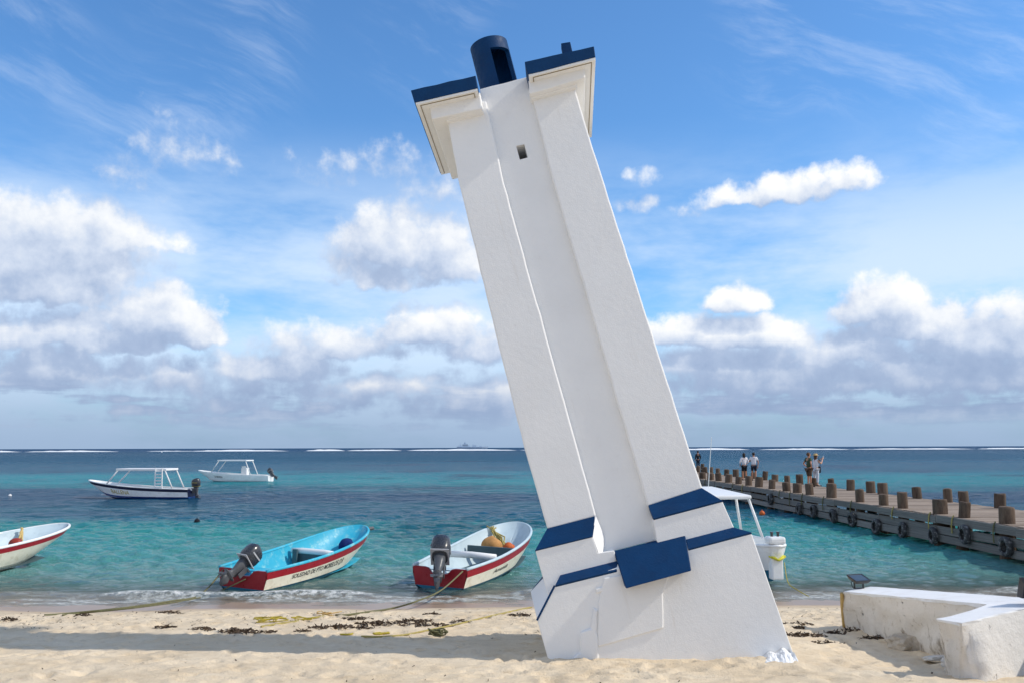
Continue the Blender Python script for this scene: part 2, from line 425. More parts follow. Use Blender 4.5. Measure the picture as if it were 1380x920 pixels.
def water_material():
    m, n, b = material('sea_water')
    geo = n.n('ShaderNodeNewGeometry'); p = geo.outputs['Position']; x, y, z = n.sep(p)
    dep = n.n('ShaderNodeAttribute', attribute_name='depth').outputs['Fac']
    fo = n.n('ShaderNodeAttribute', attribute_name='foam').outputs['Fac']
    lg = n.m('LOGARITHM', n.m('MAXIMUM', y, 5.0), 10.0)
    wob = n.noise(n.comb(n.m('MULTIPLY', x, .011), n.m('MULTIPLY', lg, 6.0), 0.0), 1.6, 4, .55)
    wob2 = n.noise(n.comb(n.m('MULTIPLY', x, .05), n.m('MULTIPLY', y, .035), 0.0), 1.0, 6, .6)
    t = n.m('ADD', lg, n.m('MULTIPLY', n.m('SUBTRACT', wob, .5), .30))
    t = n.m('ADD', t, n.m('MULTIPLY', n.m('SUBTRACT', wob2, .5), .16))
    f = n.mr(t, 1.25, 3.25, 0, 1, smooth=False)
    # colour of the sea floor seen through the water: sand, weed beds, the lagoon, open sea
    c = n.ramp(f, [(0.0, srgb(140, 150, 134)), (.045, srgb(100, 144, 140)), (.09, srgb(78, 150, 148)), (.145, srgb(52, 146, 144)),
                   (.19, srgb(30, 106, 124)), (.235, srgb(18, 74, 108)), (.275, srgb(18, 82, 114)), (.30, srgb(10, 126, 140)), (.345, srgb(0, 150, 160)),
                   (.385, srgb(2, 124, 146)), (.43, srgb(4, 94, 122)), (.60, srgb(4, 86, 116)), (.80, srgb(2, 76, 108)), (.86, srgb(10, 74, 112)), (1.0, srgb(12, 72, 112))])
    kk = n.mr(y, 22, 60, 1.0, .72); c = n.mix(1.0, c, n.comb(kk, kk, kk), 'MULTIPLY')      # deeper water gives less light back
    weed = n.noise(n.comb(n.m('MULTIPLY', x, .07), n.m('MULTIPLY', y, .045), 3.0), 1.0, 7, .65)
    wm = n.m('MULTIPLY', n.m('MULTIPLY', n.mr(weed, .53, .64), n.mr(y, 24, 34)), n.mr(y, 400, 160))
    c = n.mix(n.m('MULTIPLY', wm, .62), c, srgb(18, 50, 80))
    fn = n.m('MULTIPLY', n.mr(n.noise(n.vm('MULTIPLY', p, (1, 1.7, 1)), 7, 6, .7), .25, .62), 1.0)
    fm = n.m('MULTIPLY', fo, fn)
    # whitecaps far out
    wc = n.noise(n.vm('MULTIPLY', p, (.10, .35, 1)), 1.0, 6, .7)
    fm = n.m('MAXIMUM', fm, n.m('MULTIPLY', n.m('MULTIPLY', n.mr(wc, .715, .75), n.mr(y, 90, 200)), .55))
    c = n.mix(fm, c, (.80, .80, .78))
    far = n.mr(y, 30, 300, 0, 1)
    h1 = n.noise(n.vm('MULTIPLY', p, (1.0, 1.5, 1)), 3.6, 6, .68)
    h2 = n.noise(n.vm('MULTIPLY', p, (.75, .62, 1)), 1.0, 6, .66)
    h3 = n.noise(n.vm('MULTIPLY', p, (.12, .08, 1)), 1.0, 6, .68)
    bp = n.n('ShaderNodeBump'); bp.inputs['Distance'].default_value = .15; n.put(bp.inputs['Height'], h1)
    n.put(bp.inputs['Strength'], n.mr(y, 140, 40, 0, 1.0))
    b2 = n.n('ShaderNodeBump'); b2.inputs['Distance'].default_value = .6; n.put(b2.inputs['Height'], h2)
    n.put(b2.inputs['Strength'], n.m('MULTIPLY', n.mr(y, 25, 70), n.mr(y, 900, 300))); n.put(b2.inputs['Normal'], bp.outputs[0])
    b3 = n.n('ShaderNodeBump'); b3.inputs['Distance'].default_value = 4.0; n.put(b3.inputs['Height'], h3)
    n.put(b3.inputs['Strength'], n.mr(y, 150, 500, 0, .9)); n.put(b3.inputs['Normal'], b2.outputs[0])
    nrm = b3.outputs[0]
    # a ruffled sea never mirrors at grazing angles: the mean facet is tilted, so the facing angle is taken about a raised mean
    dn = n.m('SUBTRACT', n.vm('DOT_PRODUCT', nrm, geo.outputs['Incoming'], out=1), n.vm('DOT_PRODUCT', (0.0, 0.0, 1.0), geo.outputs['Incoming'], out=1))
    co = n.m('MULTIPLY_ADD', dn, 1.5, n.mr(far, 0, 1, .42, .62))
    co = n.m('MINIMUM', n.m('MAXIMUM', co, .10), .95)
    fr = n.m('MULTIPLY_ADD', n.m('POWER', n.m('SUBTRACT', 1.0, co), 5.0), .96, .02)
    fr = n.m('MULTIPLY', fr, n.m('SUBTRACT', 1.0, fm))
    df = n.n('ShaderNodeBsdfDiffuse'); n.put(df.inputs['Color'], c); n.put(df.inputs['Normal'], nrm)
    gl = n.n('ShaderNodeBsdfGlossy'); n.put(gl.inputs['Roughness'], n.mr(far, 0, 1, .10, .32)); n.put(gl.inputs['Normal'], nrm); gl.inputs['Color'].default_value = (1, 1, 1, 1)
    tr = n.n('ShaderNodeBsdfTransparent')
    a = n.mr(dep, -.01, .34, .14, .97); a = n.m('MAXIMUM', a, fm)
    m1 = n.n('ShaderNodeMixShader'); n.put(m1.inputs[0], a); n.t.links.new(tr.outputs[0], m1.inputs[1]); n.t.links.new(df.outputs[0], m1.inputs[2])
    m2 = n.n('ShaderNodeMixShader'); n.put(m2.inputs[0], fr); n.t.links.new(m1.outputs[0], m2.inputs[1]); n.t.links.new(gl.outputs[0], m2.inputs[2])
    n.t.links.new(m2.outputs[0], n.t.nodes['Material Output'].inputs[0]); n.t.nodes.remove(b)
    return m
SEA = water_material()
sea = np_mesh('sea_water', np.stack([X, Y, Z], -1).reshape(-1, 3), grid_quads(*X.shape)[:, ::-1], SEA)
for nm, arr in (('depth', depth), ('foam', foam)):
    at = sea.data.attributes.new(nm, 'FLOAT', 'POINT'); at.data.foreach_set('value', arr.astype(np.float32).ravel())
tag(sea, kind='structure')

# surf breaking along the outer reef, a kilometre out
FOAM_W = paint('surf_foam', (.82, .84, .84), .8, .06, .2)
def reef():
    bm = bmesh.new(); rg = random.Random(5)
    x = -900.0
    while x < 900:
        L = rg.uniform(30, 140); gap = rg.uniform(0, 9)
        y0 = 1010 + rg.uniform(-40, 40) + .02 * x; hmax = rg.uniform(.5, 1.9)
        n = 14; rows = []
        for i in range(n + 1):
            t = i / n; e = math.sin(math.pi * t) ** .6
            yy = y0 + 8 * math.sin(t * 9 + x) ; hh = .05 + hmax * e * rg.uniform(.55, 1.0); dp = 4 + 22 * e
            rows.append([Vector((x + L * t, yy - dp, .03)), Vector((x + L * t, yy - dp * .35, hh * .5)), Vector((x + L * t, yy, hh)), Vector((x + L * t, yy + 7, .0))])
        loft_bm(bm, rows, cap=False, closed=False); x += L + gap
    o = bm_obj('reef_surf', bm, FOAM_W, smooth=True)
    tag(o, 'white surf breaking in a long line along the far reef', 'surf', kind='stuff')
reef()

# ------------------------------------------------------------------ the leaning lighthouse
def stucco():
    m, n, b = material('white_stucco')
    o = n.n('ShaderNodeTexCoord').outputs['Object']
    f = n.noise(o, 1.3, 6, .6); f2 = n.noise(o, 7, 6, .65)
    c = n.mix(n.mr(f, .3, .7), (.855, .85, .835), (.82, .815, .80))
    c = n.mix(n.m('MULTIPLY', n.mr(f2, .58, .78), .25), c, (.70, .67, .63))
    sp = n.noise(o, 24, 5, .7); c = n.mix(n.m('MULTIPLY', n.mr(sp, .64, .74), .25), c, (.55, .50, .44))
    run = n.noise(n.vm('MULTIPLY', o, (9, 9, .7)), 1.0, 5, .6); c = n.mix(n.m('MULTIPLY', n.mr(run, .62, .80), .22), c, (.58, .50, .40))
    rs = n.noise(o, 8.0, 2, .4); c = n.mix(n.m('MULTIPLY', n.mr(rs, .80, .84), .45), c, (.42, .25, .10))
    n.put(b.inputs['Base Color'], c); b.inputs['Roughness'].default_value = .85; b.inputs['Specular IOR Level'].default_value = .25
    h = n.m('ADD', n.m('MULTIPLY', n.noise(o, 14, 5, .6), .6), n.m('MULTIPLY', n.noise(o, 60, 4, .65), .4))
    n.put(b.inputs['Normal'], n.bump(h, .30, .02))
    return m
STUCCO = stucco()
BLUE = paint('blue_paint', srgb(0, 52, 94), .6, .16, 3, .35, 40, dirt=srgb(4, 40, 76), dirt_amt=.4, spec=.2)
BLACK = paint('soot_black', (.012, .012, .012), .9)
TB = (CR * ((770 - 690) / F_PX) + CU * ((460 - 718) / F_PX) + FWD).normalized()      # the tower's way back, from its vanishing point
_r = (CR * 1.0 + CU * 0.245); TR = (_r - TB * _r.dot(TB)).normalized()
TU = TR.cross(TB).normalized()
TO = on_sand(900, 888)
TW = empty('leaning_lighthouse', TO)
TM = Matrix(((TR.x, TB.x, TU.x), (TR.y, TB.y, TU.y), (TR.z, TB.z, TU.z)))
TW.rotation_euler = TM.to_euler()
def tp(u, v, y):
    """pixel -> tower-local point on the plane that lies y behind the base's front face"""
    d = ray(u, v); o = CAM - TO
    t = (y - o.dot(TB)) / d.dot(TB); p = o + d * t
    return Vector((p.dot(TR), y, p.dot(TU)))
def rough_poly(pts, step=.16, amp=.006, seed=1):
    """walk round a polygon in short steps, each a little off, as hand-trowelled edges are"""
    rg = random.Random(seed); out = []
    for a, b in zip(pts, pts[1:] + pts[:1]):
        n = max(1, int((b - a).length / step))
        for i in range(n):
            q = a.lerp(b, i / n)
            if i: q = q + Vector((rg.gauss(0, amp), 0, rg.gauss(0, amp)))
            out.append(q)
    return out
def prism(name, px, y, back, mat=STUCCO, parent=TW, shrink=0.0, bevel=.012, rough=.002, seed=1, step=.16):
    """outline given in pixels on the plane y, carried straight back to the plane 'back'"""
    pts = rough_poly([tp(u, v, y) for u, v in px], step, rough, seed) if rough else [tp(u, v, y) for u, v in px]
    cx = sum(p.x for p in pts) / len(pts)
    bm = bmesh.new()
    fr = [bm.verts.new(p) for p in pts]
    bk = [bm.verts.new((cx + (p.x - cx) * (1 - shrink), back, p.z)) for p in pts]
    n = len(pts)
    for i in range(n): bm.faces.new((fr[i], fr[(i + 1) % n], bk[(i + 1) % n], bk[i]))
    f1 = bm.faces.new(fr); f2 = bm.faces.new(bk[::-1])
    bmesh.ops.recalc_face_normals(bm, faces=bm.faces)
    if bevel:
        es = [e for e in bm.edges if len(e.link_faces) == 2 and e.calc_face_angle(0) > .5]
        bmesh.ops.bevel(bm, geom=es, offset=bevel, segments=2, affect='EDGES', profile=.5, clamp_overlap=True)
    bmesh.ops.triangulate(bm, faces=[f for f in bm.faces if len(f.verts) > 4])
    return bm_obj(name, bm, mat, parent)
def solid(name, faces_px, mat=STUCCO, parent=TW, bevel=.01):
    """closed solid: list of faces, each a list of local points (shared points are welded)"""
    bm = bmesh.new()
    for f in faces_px: bm.faces.new([bm.verts.new(p) for p in f])
    bmesh.ops.remove_doubles(bm, verts=bm.verts, dist=.0005)
    bmesh.ops.recalc_face_normals(bm, faces=bm.faces)
    if bevel: bmesh.ops.bevel(bm, geom=[e for e in bm.edges if e.calc_face_angle(0) > .4], offset=bevel, segments=2, affect='EDGES', profile=.5, clamp_overlap=True)
    return bm_obj(name, bm, mat, parent)
def ledge(name, up_px, lo_px, yu, yl, mat=BLUE, thick=.03, back=None):
    """sloping ledge: upper edge on plane yu, lower edge on plane yl"""
    a, b = (tp(*p, yu) for p in up_px); d, c = (tp(*p, yl) for p in lo_px)
    nrm = (b - a).cross(d - a).normalized()
    if nrm.y > 0: nrm = -nrm
    q = [p - nrm * (thick + .05) for p in (a, b, c, d)]
    a, b, c, d = (p + nrm * .004 for p in (a, b, c, d))
    return solid(name, [[a, b, c, d], q[::-1], [a, q[0], q[1], b], [b, q[1], q[2], c], [c, q[2], q[3], d], [d, q[3], q[0], a]], mat, bevel=.004)
yB, yT2, yS, yP, yBACK = 0.0, .13, .30, .385, 2.35
# base block with its cut front-left corner
V3, Vb = tp(724, 835, yB), tp(748, 788, yB)
fr = [tp(753, 940, yB), V3, Vb, tp(831, 766, yB), tp(928, 739, yB), tp(1012.7, 717, yB), tp(1092, 945, yB)]
V4 = tp(715, 797, yB + .75)
hi = [tp(755, 775, yT2 + .03), tp(989, 710, yT2 + .03)]
bk = [tp(1012.7, 717, yB), tp(1092, 945, yB)]
bkr = [Vector((p.x - .1, yBACK + .15, p.z)) for p in bk]
V4b = Vector((V4.x + .03, yBACK + .15, V4.z)); V4d = Vector((fr[0].x - .02, yB + .75, fr[0].z)); V4e = Vector((fr[0].x + .05, yBACK + .15, fr[0].z))
V1 = tp(729, 781, yB + .62)
V1b = Vector((V1.x + .05, yBACK + .1, V1.z))
top_r = Vector((hi[1].x, yBACK, hi[1].z))
solid('base_block', [fr, [V3, V4, V4d, fr[0]], [V4, V4b, V4e, V4d], [Vb, V3, V4, V1, hi[0]], [fr[5], fr[6], bkr[1], bkr[0]],
                     [fr[0], fr[6], bkr[1], V4e, V4d], [V4e, bkr[1], bkr[0], top_r, V1b, V4b], [V4, V1, V1b, V4b],
                     [Vb, fr[3], fr[4], fr[5], hi[1], hi[0]], [fr[5], bkr[0], top_r, hi[1]], [hi[0], hi[1], top_r, V1b, V1]], bevel=.012)
ledge('blue_ledge', [(755, 774.5), (833, 755)], [(748, 788.5), (831, 768)], yT2, yB - .012)
ledge('blue_ledge', [(924.5, 726.5), (988.5, 710)], [(927.5, 739.5), (1013, 717)], yT2, yB - .012)
# the thin painted line down the edge of the cut corner, and the ledge showing past it
bm = bmesh.new(); tube_bm(bm, [Vb.lerp(V3, t) + Vector((-.004, -.004, 0)) for t in (0, .35, .7, 1)], .013, 6); bm_obj('painted_edge', bm, BLUE, TW)
a_, b_, c_ = tp(729, 780, .80), tp(715, 797, .80), tp(730, 785, .80)
solid('blue_ledge', [[a_, b_, c_], [Vector((p.x, 2.2, p.z)) for p in (c_, b_, a_)],
                     [a_, b_, Vector((b_.x, 2.2, b_.z)), Vector((a_.x, 2.2, a_.z))], [b_, c_, Vector((c_.x, 2.2, c_.z)), Vector((b_.x, 2.2, b_.z))], [c_, a_, Vector((a_.x, 2.2, a_.z)), Vector((c_.x, 2.2, c_.z))]], BLUE, bevel=0)
# second tier, left and right of the shaft's channel
prism('second_tier', [(721.5, 741), (798, 721), (806, 744.5), (828, 741), (835, 775), (738, 800)], yT2, yBACK - .05, bevel=.01, seed=3)
prism('second_tier', [(880.5, 698), (973, 673.5), (990, 712), (1000, 735), (900, 762), (885, 728)], yT2 + .002, yBACK - .05, bevel=.01, seed=4)
# lit cheek of the left block, splayed towards the channel
q = [tp(798, 721.5, yT2), tp(803, 694, yS - .02), tp(815, 722, yP), tp(815, 743, yP), tp(807, 745, yT2)]
qb = [Vector((p.x - .08, p.y + .12, p.z)) for p in q]
solid('cheek', [q, qb[::-1]] + [[q[i], qb[i], qb[(i + 1) % 5], q[(i + 1) % 5]] for i in range(5)], bevel=.006)
ledge('blue_ledge', [(737.5, 711.5), (803.5, 694.5)], [(721, 741), (798.5, 722)], yS, yT2 - .012)
ledge('blue_ledge', [(873.5, 680.5), (946, 657)], [(880.5, 698.5), (973.5, 674)], yS, yT2 - .012)
# the big blue sloping block in front of the channel's foot
a, b, c, d = tp(827, 741.5, .16), tp(923, 717.5, .16), tp(932, 768.5, -.24), tp(843.5, 792.5, -.24)
e, f = Vector((c.x, .10, c.z + .02)), Vector((d.x, .10, d.z + .02)); g, h = Vector((b.x, .30, b.z - .05)), Vector((a.x, .30, a.z - .05))
solid('blue_block', [[a, b, c, d], [d, c, e, f], [b, g, e, c], [a, d, f, h], [a, h, g, b], [h, f, e, g]], BLUE, bevel=.012)
# raised panels and plaster repairs on the base's front
prism('base_panel', [(806, 812), (814, 778), (850, 772), (905, 765), (893, 800), (894, 846), (806, 871)], yB - .018, yB + .1, bevel=.012, rough=.004, seed=8)
prism('corner_pier', [(806, 940), (806, 822), (800, 818), (796, 846), (782, 851), (781.5, 878), (771, 886), (771, 940)], yB - .032, yB + .1, bevel=.02, rough=.010, seed=9, step=.07)
prism('plaster_patch', [(803, 793), (815, 789), (814, 795), (804, 799)], yB - .02, yB + .1, bevel=.008, rough=.006, seed=10, step=.05)
# shaft: two pilasters and the recessed panel between them
prism('pilaster', [(600, 146), (655, 136), (679, 247), (742, 474), (803.5, 695), (738, 712.5), (706, 601), (667.5, 448), (617, 240)], yS, 1.85, shrink=.02, bevel=.02, rough=.0022, seed=11)
prism('pilaster', [(714, 118), (772, 110), (793, 180), (820.5, 268), (927.5, 600), (947, 658), (873.5, 681.5), (809, 462), (745, 243)], yS, 1.85, shrink=.02, bevel=.02, rough=.0022, seed=12)
panel = prism('channel_panel', [(646.5, 120.5), (712, 103.5), (770, 250), (830, 460), (893, 690), (890, 726), (812, 746), (778, 640), (718, 420), (660, 220)], yP, 1.78, bevel=.008, seed=13)
# square spy hole cut into the panel
def cut(o, px, y, deep):
    pts = [tp(u, v, y - .1) for u, v in px]; bm = bmesh.new()
    a = [bm.verts.new(p) for p in pts]; b = [bm.verts.new(Vector((p.x, y + deep, p.z))) for p in pts]
    for i in range(4): bm.faces.new((a[i], a[(i + 1) % 4], b[(i + 1) % 4], b[i]))
    bm.faces.new(a); bm.faces.new(b[::-1]); k = bm_obj('cutter', bm)
    k.parent = o.parent
    md = o.modifiers.new('cut', 'BOOLEAN'); md.operation = 'DIFFERENCE'; md.object = k; md.solver = 'EXACT'
    bpy.context.view_layer.update()
    me = bpy.data.meshes.new_from_object(o.evaluated_get(bpy.context.evaluated_depsgraph_get()))
    o.modifiers.clear(); o.data = me
    bpy.data.objects.remove(k)
cut(panel, [(695, 193), (706, 190.5), (711, 208.5), (700, 211.5)], yP, .7)
# cornices: blue slab over a white moulding, one on each pilaster
yC = -.06
for nm_px, mo_px, st_px, sd in (([(553.5, 122), (641, 102), (643.5, 119), (558.5, 138.5)], [(578, 142), (647, 124), (650, 147), (582, 161.5)], [(598, 152), (650.5, 143), (652, 151), (601, 164)], 21),
                         ([(707, 83.5), (800.5, 62.5), (802.5, 77), (711, 100.5)], [(711.5, 100), (786.5, 84), (789, 105), (713.5, 127)], [(713, 122), (776, 105), (777, 117), (716, 133)], 22)):
    t_l = tp(*nm_px[3], yC); 
    prism('cornice_slab', nm_px, yC, 2.42, BLUE, bevel=.008, rough=.003, seed=sd)
    lo = [tp(u, v, yC) for u, v in (nm_px[3], nm_px[2])]
    # white drip edge and soffit under the slab
    bm = bmesh.new(); dz = -.028
    x0, x1, zz = lo[0].x + .012, lo[1].x - .006, None
    pts = [lo[0] + Vector((.012, .012, .006)), lo[1] + Vector((-.004, .012, .006)), lo[1] + Vector((-.004, .012, dz)), lo[0] + Vector((.012, .012, dz))]
    fr_ = [bm.verts.new(p) for p in pts]; bk_ = [bm.verts.new(Vector((p.x, 2.405, p.z))) for p in pts]
    for i in range(4): bm.faces.new((fr_[i], fr_[(i + 1) % 4], bk_[(i + 1) % 4], bk_[i]))
    bm.faces.new(fr_); bm.faces.new(bk_[::-1]); bm_obj('soffit', bm, STUCCO, TW)
    bm = bmesh.new(); g_ = .055; 
    for (pa, pb) in ((pts[3] + Vector((g_, .05, -.004)), pts[2] + Vector((-g_, .05, -.004))),):
        pc, pd = Vector((pa.x, 2.36, pa.z)), Vector((pb.x, 2.36, pb.z))
        for q0, q1 in ((pa, pb), (pa, pc), (pb, pd)): tube_bm(bm, [q0, q1], .007, 4)
    bm_obj('drip_line', bm, paint('weathered_line', (.30, .24, .16), .9), TW)
    prism('moulding', mo_px, .12, 2.28, bevel=.018, rough=.005, seed=sd + 4)
    prism('moulding', st_px, .22, 2.24, bevel=.012, rough=.005, seed=sd + 8)
# the round lantern stump with its slot, and the small post
def lantern():
    yl = 1.25
    c0, c1 = tp(669, 125, yl), tp(664, 61, yl)
    rad = (tp(691, 80, yl) - tp(640, 90, yl)).length / 2 * .985
    ax = Vector((0, 0, 1)); bm = bmesh.new(); seg = 40
    z0, z1 = c0.z - .25, c1.z; cx = (c0.x + c1.x) / 2
    def ring(z, r): return [Vector((cx + .03 * (z1 - z) * 0 + r * math.sin(2 * math.pi * k / seg), yl - r * math.cos(2 * math.pi * k / seg), z)) for k in range(seg)]
    zs = [z0, tp(665, 77, yl).z, z1]; s0, s1 = 0, 8      # slot between two segments, right of the front
    ro = [[bm.verts.new(p) for p in ring(z, rad)] for z in zs]; ri = [[bm.verts.new(p) for p in ring(z, rad - .06)] for z in zs]
    for lvl in range(2):
        for k in range(seg):
            if lvl == 0 and s0 <= k < s1: continue
            k2 = (k + 1) % seg
            bm.faces.new((ro[lvl][k], ro[lvl][k2], ro[lvl + 1][k2], ro[lvl + 1][k])); bm.faces.new((ri[lvl][k2], ri[lvl][k], ri[lvl + 1][k], ri[lvl + 1][k2]))
    for k in range(seg):
        k2 = (k + 1) % seg; bm.faces.new((ro[2][k], ro[2][k2], ri[2][k2], ri[2][k]))
    for k in (s0, s1): bm.faces.new((ro[0][k], ro[1][k], ri[1][k], ri[0][k]))
    for k in range(s0, s1): bm.faces.new((ro[1][k], ri[1][k], ri[1][k + 1], ro[1][k + 1]))
    bm.faces.new(list(ri[2])[::-1])      # its lid
    o = bm_obj('lantern_drum', bm, BLUE, TW)
    o.data.polygons.foreach_set('use_smooth', [True] * len(o.data.polygons)); o.data.set_sharp_from_angle(angle=.5)
    return o
lantern()
prism('corner_post', [(756, 58.5), (768.5, 56.5), (771.5, 70), (759, 73)], .35, .50, BLUE, bevel=.008, rough=0)
# rough plaster thrown against the foot, right of the base
def fillet():
    def loc(w): q = w - TO; return Vector((q.dot(TR), q.dot(TB), q.dot(TU)))
    bm = bmesh.new(); nu, nv = 64, 16; V = []
    for i in range(nu):
        a = i / (nu - 1); u = 1002 + 71 * a; e = float(sstep(0, .75, a))
        top = tp(min(u, 1064 + 3 * (a - .9)), 890 - 15 * e + 3 * math.sin(a * 23) * e, yB - .004)
        foot = loc(on_sand(u + 3 * e, 892 + 3 * e)) + Vector((0, -.02 - .06 * e, -.04))
        for k in range(nv):
            b = k / (nv - 1); f = fbm(np.array([a * 18]), np.array([b * 5.]), 4, 14)[0] - .5
            p = top.lerp(foot, b) + Vector((0, -1, .6)) * (.05 * math.sin(math.pi * b) * (.4 + e) + .07 * f * math.sin(math.pi * min(1, b + .15)))
            V.append(bm.verts.new(p))
    for i in range(nu - 1):
        for k in range(nv - 1): bm.faces.new((V[i * nv + k], V[(i + 1) * nv + k], V[(i + 1) * nv + k + 1], V[i * nv + k + 1]))
    return bm_obj('plaster_splash', bm, STUCCO, TW, smooth=False)
fillet()
tag(TW, 'leaning white lighthouse with blue ledges and a blue top, tilted left on the beach', 'lighthouse')

# ------------------------------------------------------------------ the low stucco wall on the right
def wall_stucco():
    m, n, b = material('weathered_stucco')
    o = n.n('ShaderNodeTexCoord').outputs['Object']
    f = n.noise(o, 1.6, 6, .6); f2 = n.noise(o, 11, 7, .7); x, y, z = n.sep(o)
    c = n.mix(n.mr(f, .3, .7), (.66, .61, .54), (.71, .67, .61))
    c = n.mix(n.m('MULTIPLY', n.mr(f2, .56, .68), .55), c, (.40, .33, .25))
    pit = n.noise(n.vm('MULTIPLY', o, (1, 1, .55)), 8.5, 5, .6); c = n.mix(n.m('MULTIPLY', n.mr(pit, .66, .71), .8), c, (.13, .10, .075))
    sn = n.noise(n.vm('MULTIPLY', o, (3.0, 3.0, 1.2)), 2.0, 8, .72); ft = n.n('ShaderNodeAttribute', attribute_name='foot').outputs['Fac']
    st = n.m('MULTIPLY', n.mr(n.m('MULTIPLY_ADD', ft, .26, sn), .64, .80), .75); c = n.mix(st, c, (.20, .145, .09))
    cl = n.n('ShaderNodeAttribute', attribute_name='pale_near').outputs['Fac']; c = n.mix(n.m('MULTIPLY', cl, .85), c, (.74, .72, .69))
    n.put(b.inputs['Base Color'], c); b.inputs['Roughness'].default_value = .9; b.inputs['Specular IOR Level'].default_value = .2
    h = n.m('SUBTRACT', n.m('ADD', n.m('MULTIPLY', n.noise(o, 9, 6, .65), .7), n.m('MULTIPLY', f2, .35)), n.mr(pit, .64, .72))
    n.put(b.inputs['Normal'], n.bump(h, .8, .03)); return m
WSTUC = wall_stucco()
COPING = paint('white_coping', (.76, .76, .76), .8, .05, 2.5, .3, 50, dirt=(.5, .46, .40), dirt_amt=.35)
OCHRE = paint('ochre_stain', (.50, .33, .12), .9, .3, 8, .4, 30)
WP = lambda u, v, z: at_z(u, v, z)
wa, wa2, wb, wc, wd = WP(1136, 797, .90), WP(1174, 790.5, .92), WP(1334, 815, 1.24), WP(1264, 835, 1.19), WP(1296, 840, 1.22)
we, wb2 = WP(1380, 821, 1.25), WP(1376, 805.5, 1.25)
we = we + (we - wd) * 1.6; wb2 = wb2 + (wb2 - wa2) * .9
g0 = [on_sand(1140, 843), on_sand(1170, 852), on_sand(1212, 864), on_sand(1252, 880), on_sand(1288, 912)]
def low_wall():
    root = empty('low_wall', (g0[0].x, g0[0].y, g0[0].z)); o = Vector(root.location)
    bm = bmesh.new(); rg = random.Random(2)
    dn = Vector((0, 0, .25))
    # strip of shaded face: top line against foot line, in short steps with a rough surface
    top = [wa, wa.lerp(wb, .33), wa.lerp(wb, .72), wb, wb.lerp(wc, .5), wc, wd]
    foot = [g0[0], g0[1], g0[2], g0[3], g0[3].lerp(g0[4], .45), g0[3].lerp(g0[4], .8), g0[4]]
    foot = [p - dn for p in foot]
    nearfoot = Vector((we.x - .25, we.y - .35, foot[-1].z)); nf = foot[-1] + Vector((.12, -.25, 0))
    top += [wd.lerp(we, .06), we]; foot += [nf, nearfoot]
    cols = []
    for i in range(len(top) - 1):
        k = 10
        for j in range(k + (i == len(top) - 2)):
            t = j / k; a, b = top[i].lerp(top[i + 1], t), foot[i].lerp(foot[i + 1], t); cols.append((a, b))
    rows = 12; V = []
    for ci, (a, b) in enumerate(cols):
        col = []
        for r in range(rows + 1):
            p = a.lerp(b, r / rows)
            if 0 < r: 
                w = fbm(np.array([ci * .35]), np.array([r * .4]), 3, 8)[0] - .5
                p = p + Vector((-.05, -.03, 0)) * w * 2 * min(1, r / 3)
            col.append(bm.verts.new(p - o))
        V.append(col)
    for c0, c1 in zip(V, V[1:]):
        for r in range(rows): bm.faces.new((c0[r], c0[r + 1], c1[r + 1], c1[r]))
    # the far end, the back and the far side
    e0 = bm.verts.new(wa2 - o); e1 = bm.verts.new(Vector((wa2.x, wa2.y, g0[0].z - .25)) - o)
    bm.faces.new(V[0] + [e1, e0])
    f0 = bm.verts.new(wb2 - o); f1 = bm.verts.new(Vector((wb2.x, wb2.y, g0[0].z - .25)) - o)
    bm.faces.new((e0, e1, f1, f0))
    h0, h1 = V[-1][0], V[-1][-1]; bm.faces.new((f0, f1, h1, h0))
    nface = len(V) * (rows + 1)
    wb_ = bm_obj('wall_body', bm, WSTUC, root, smooth=True)
    fa_ = wb_.data.attributes.new('foot', 'FLOAT', 'POINT')      # how near the sand: stains of damp and weed
    for i_ in range(len(wb_.data.vertices)):
        fa_.data[i_].value = ((i_ % (rows + 1)) / rows) ** 1.5 if i_ < nface and i_ // (rows + 1) < 55 else 0.0
    fb_ = wb_.data.attributes.new('pale_near', 'FLOAT', 'POINT')     # paler, cleaner colour on the near face
    for i_ in range(nface): fb_.data[i_].value = float(sstep(58, 66, i_ // (rows + 1)))
    # white coping on top, a slab a few centimetres thick
    bm = bmesh.new(); poly = [wa, wb, wc, wd, we, wb2, wa2]
    poly = rough_poly([p.copy() for p in poly], .2, .0, 3)
    up = [bm.verts.new(p - o + Vector((rg.gauss(0, .009), rg.gauss(0, .009), .010))) for p in poly]
    lo = [bm.verts.new(p - o - Vector((0, 0, .012 + .03 * rg.random()))) for p in poly]
    f = bm.faces.new(up); n = len(up)
    for i in range(n): bm.faces.new((up[i], lo[i], lo[(i + 1) % n], up[(i + 1) % n]))
    bmesh.ops.triangulate(bm, faces=[f]); bm_obj('coping', bm, COPING, root)
    bm = bmesh.new()      # ochre band on the far corner
    pts = [wa.lerp(g0[0] - dn, t) - o + Vector((-.012, .01, 0)) for t in (0.03, .3, .6, .9)]
    tube_bm(bm, pts, [.03, .035, .03, .025], 6); bm_obj('ochre_edge', bm, OCHRE, root, smooth=True)
    tag(root, 'low weathered stucco wall with white coping at the right edge of the beach', 'wall')
low_wall()
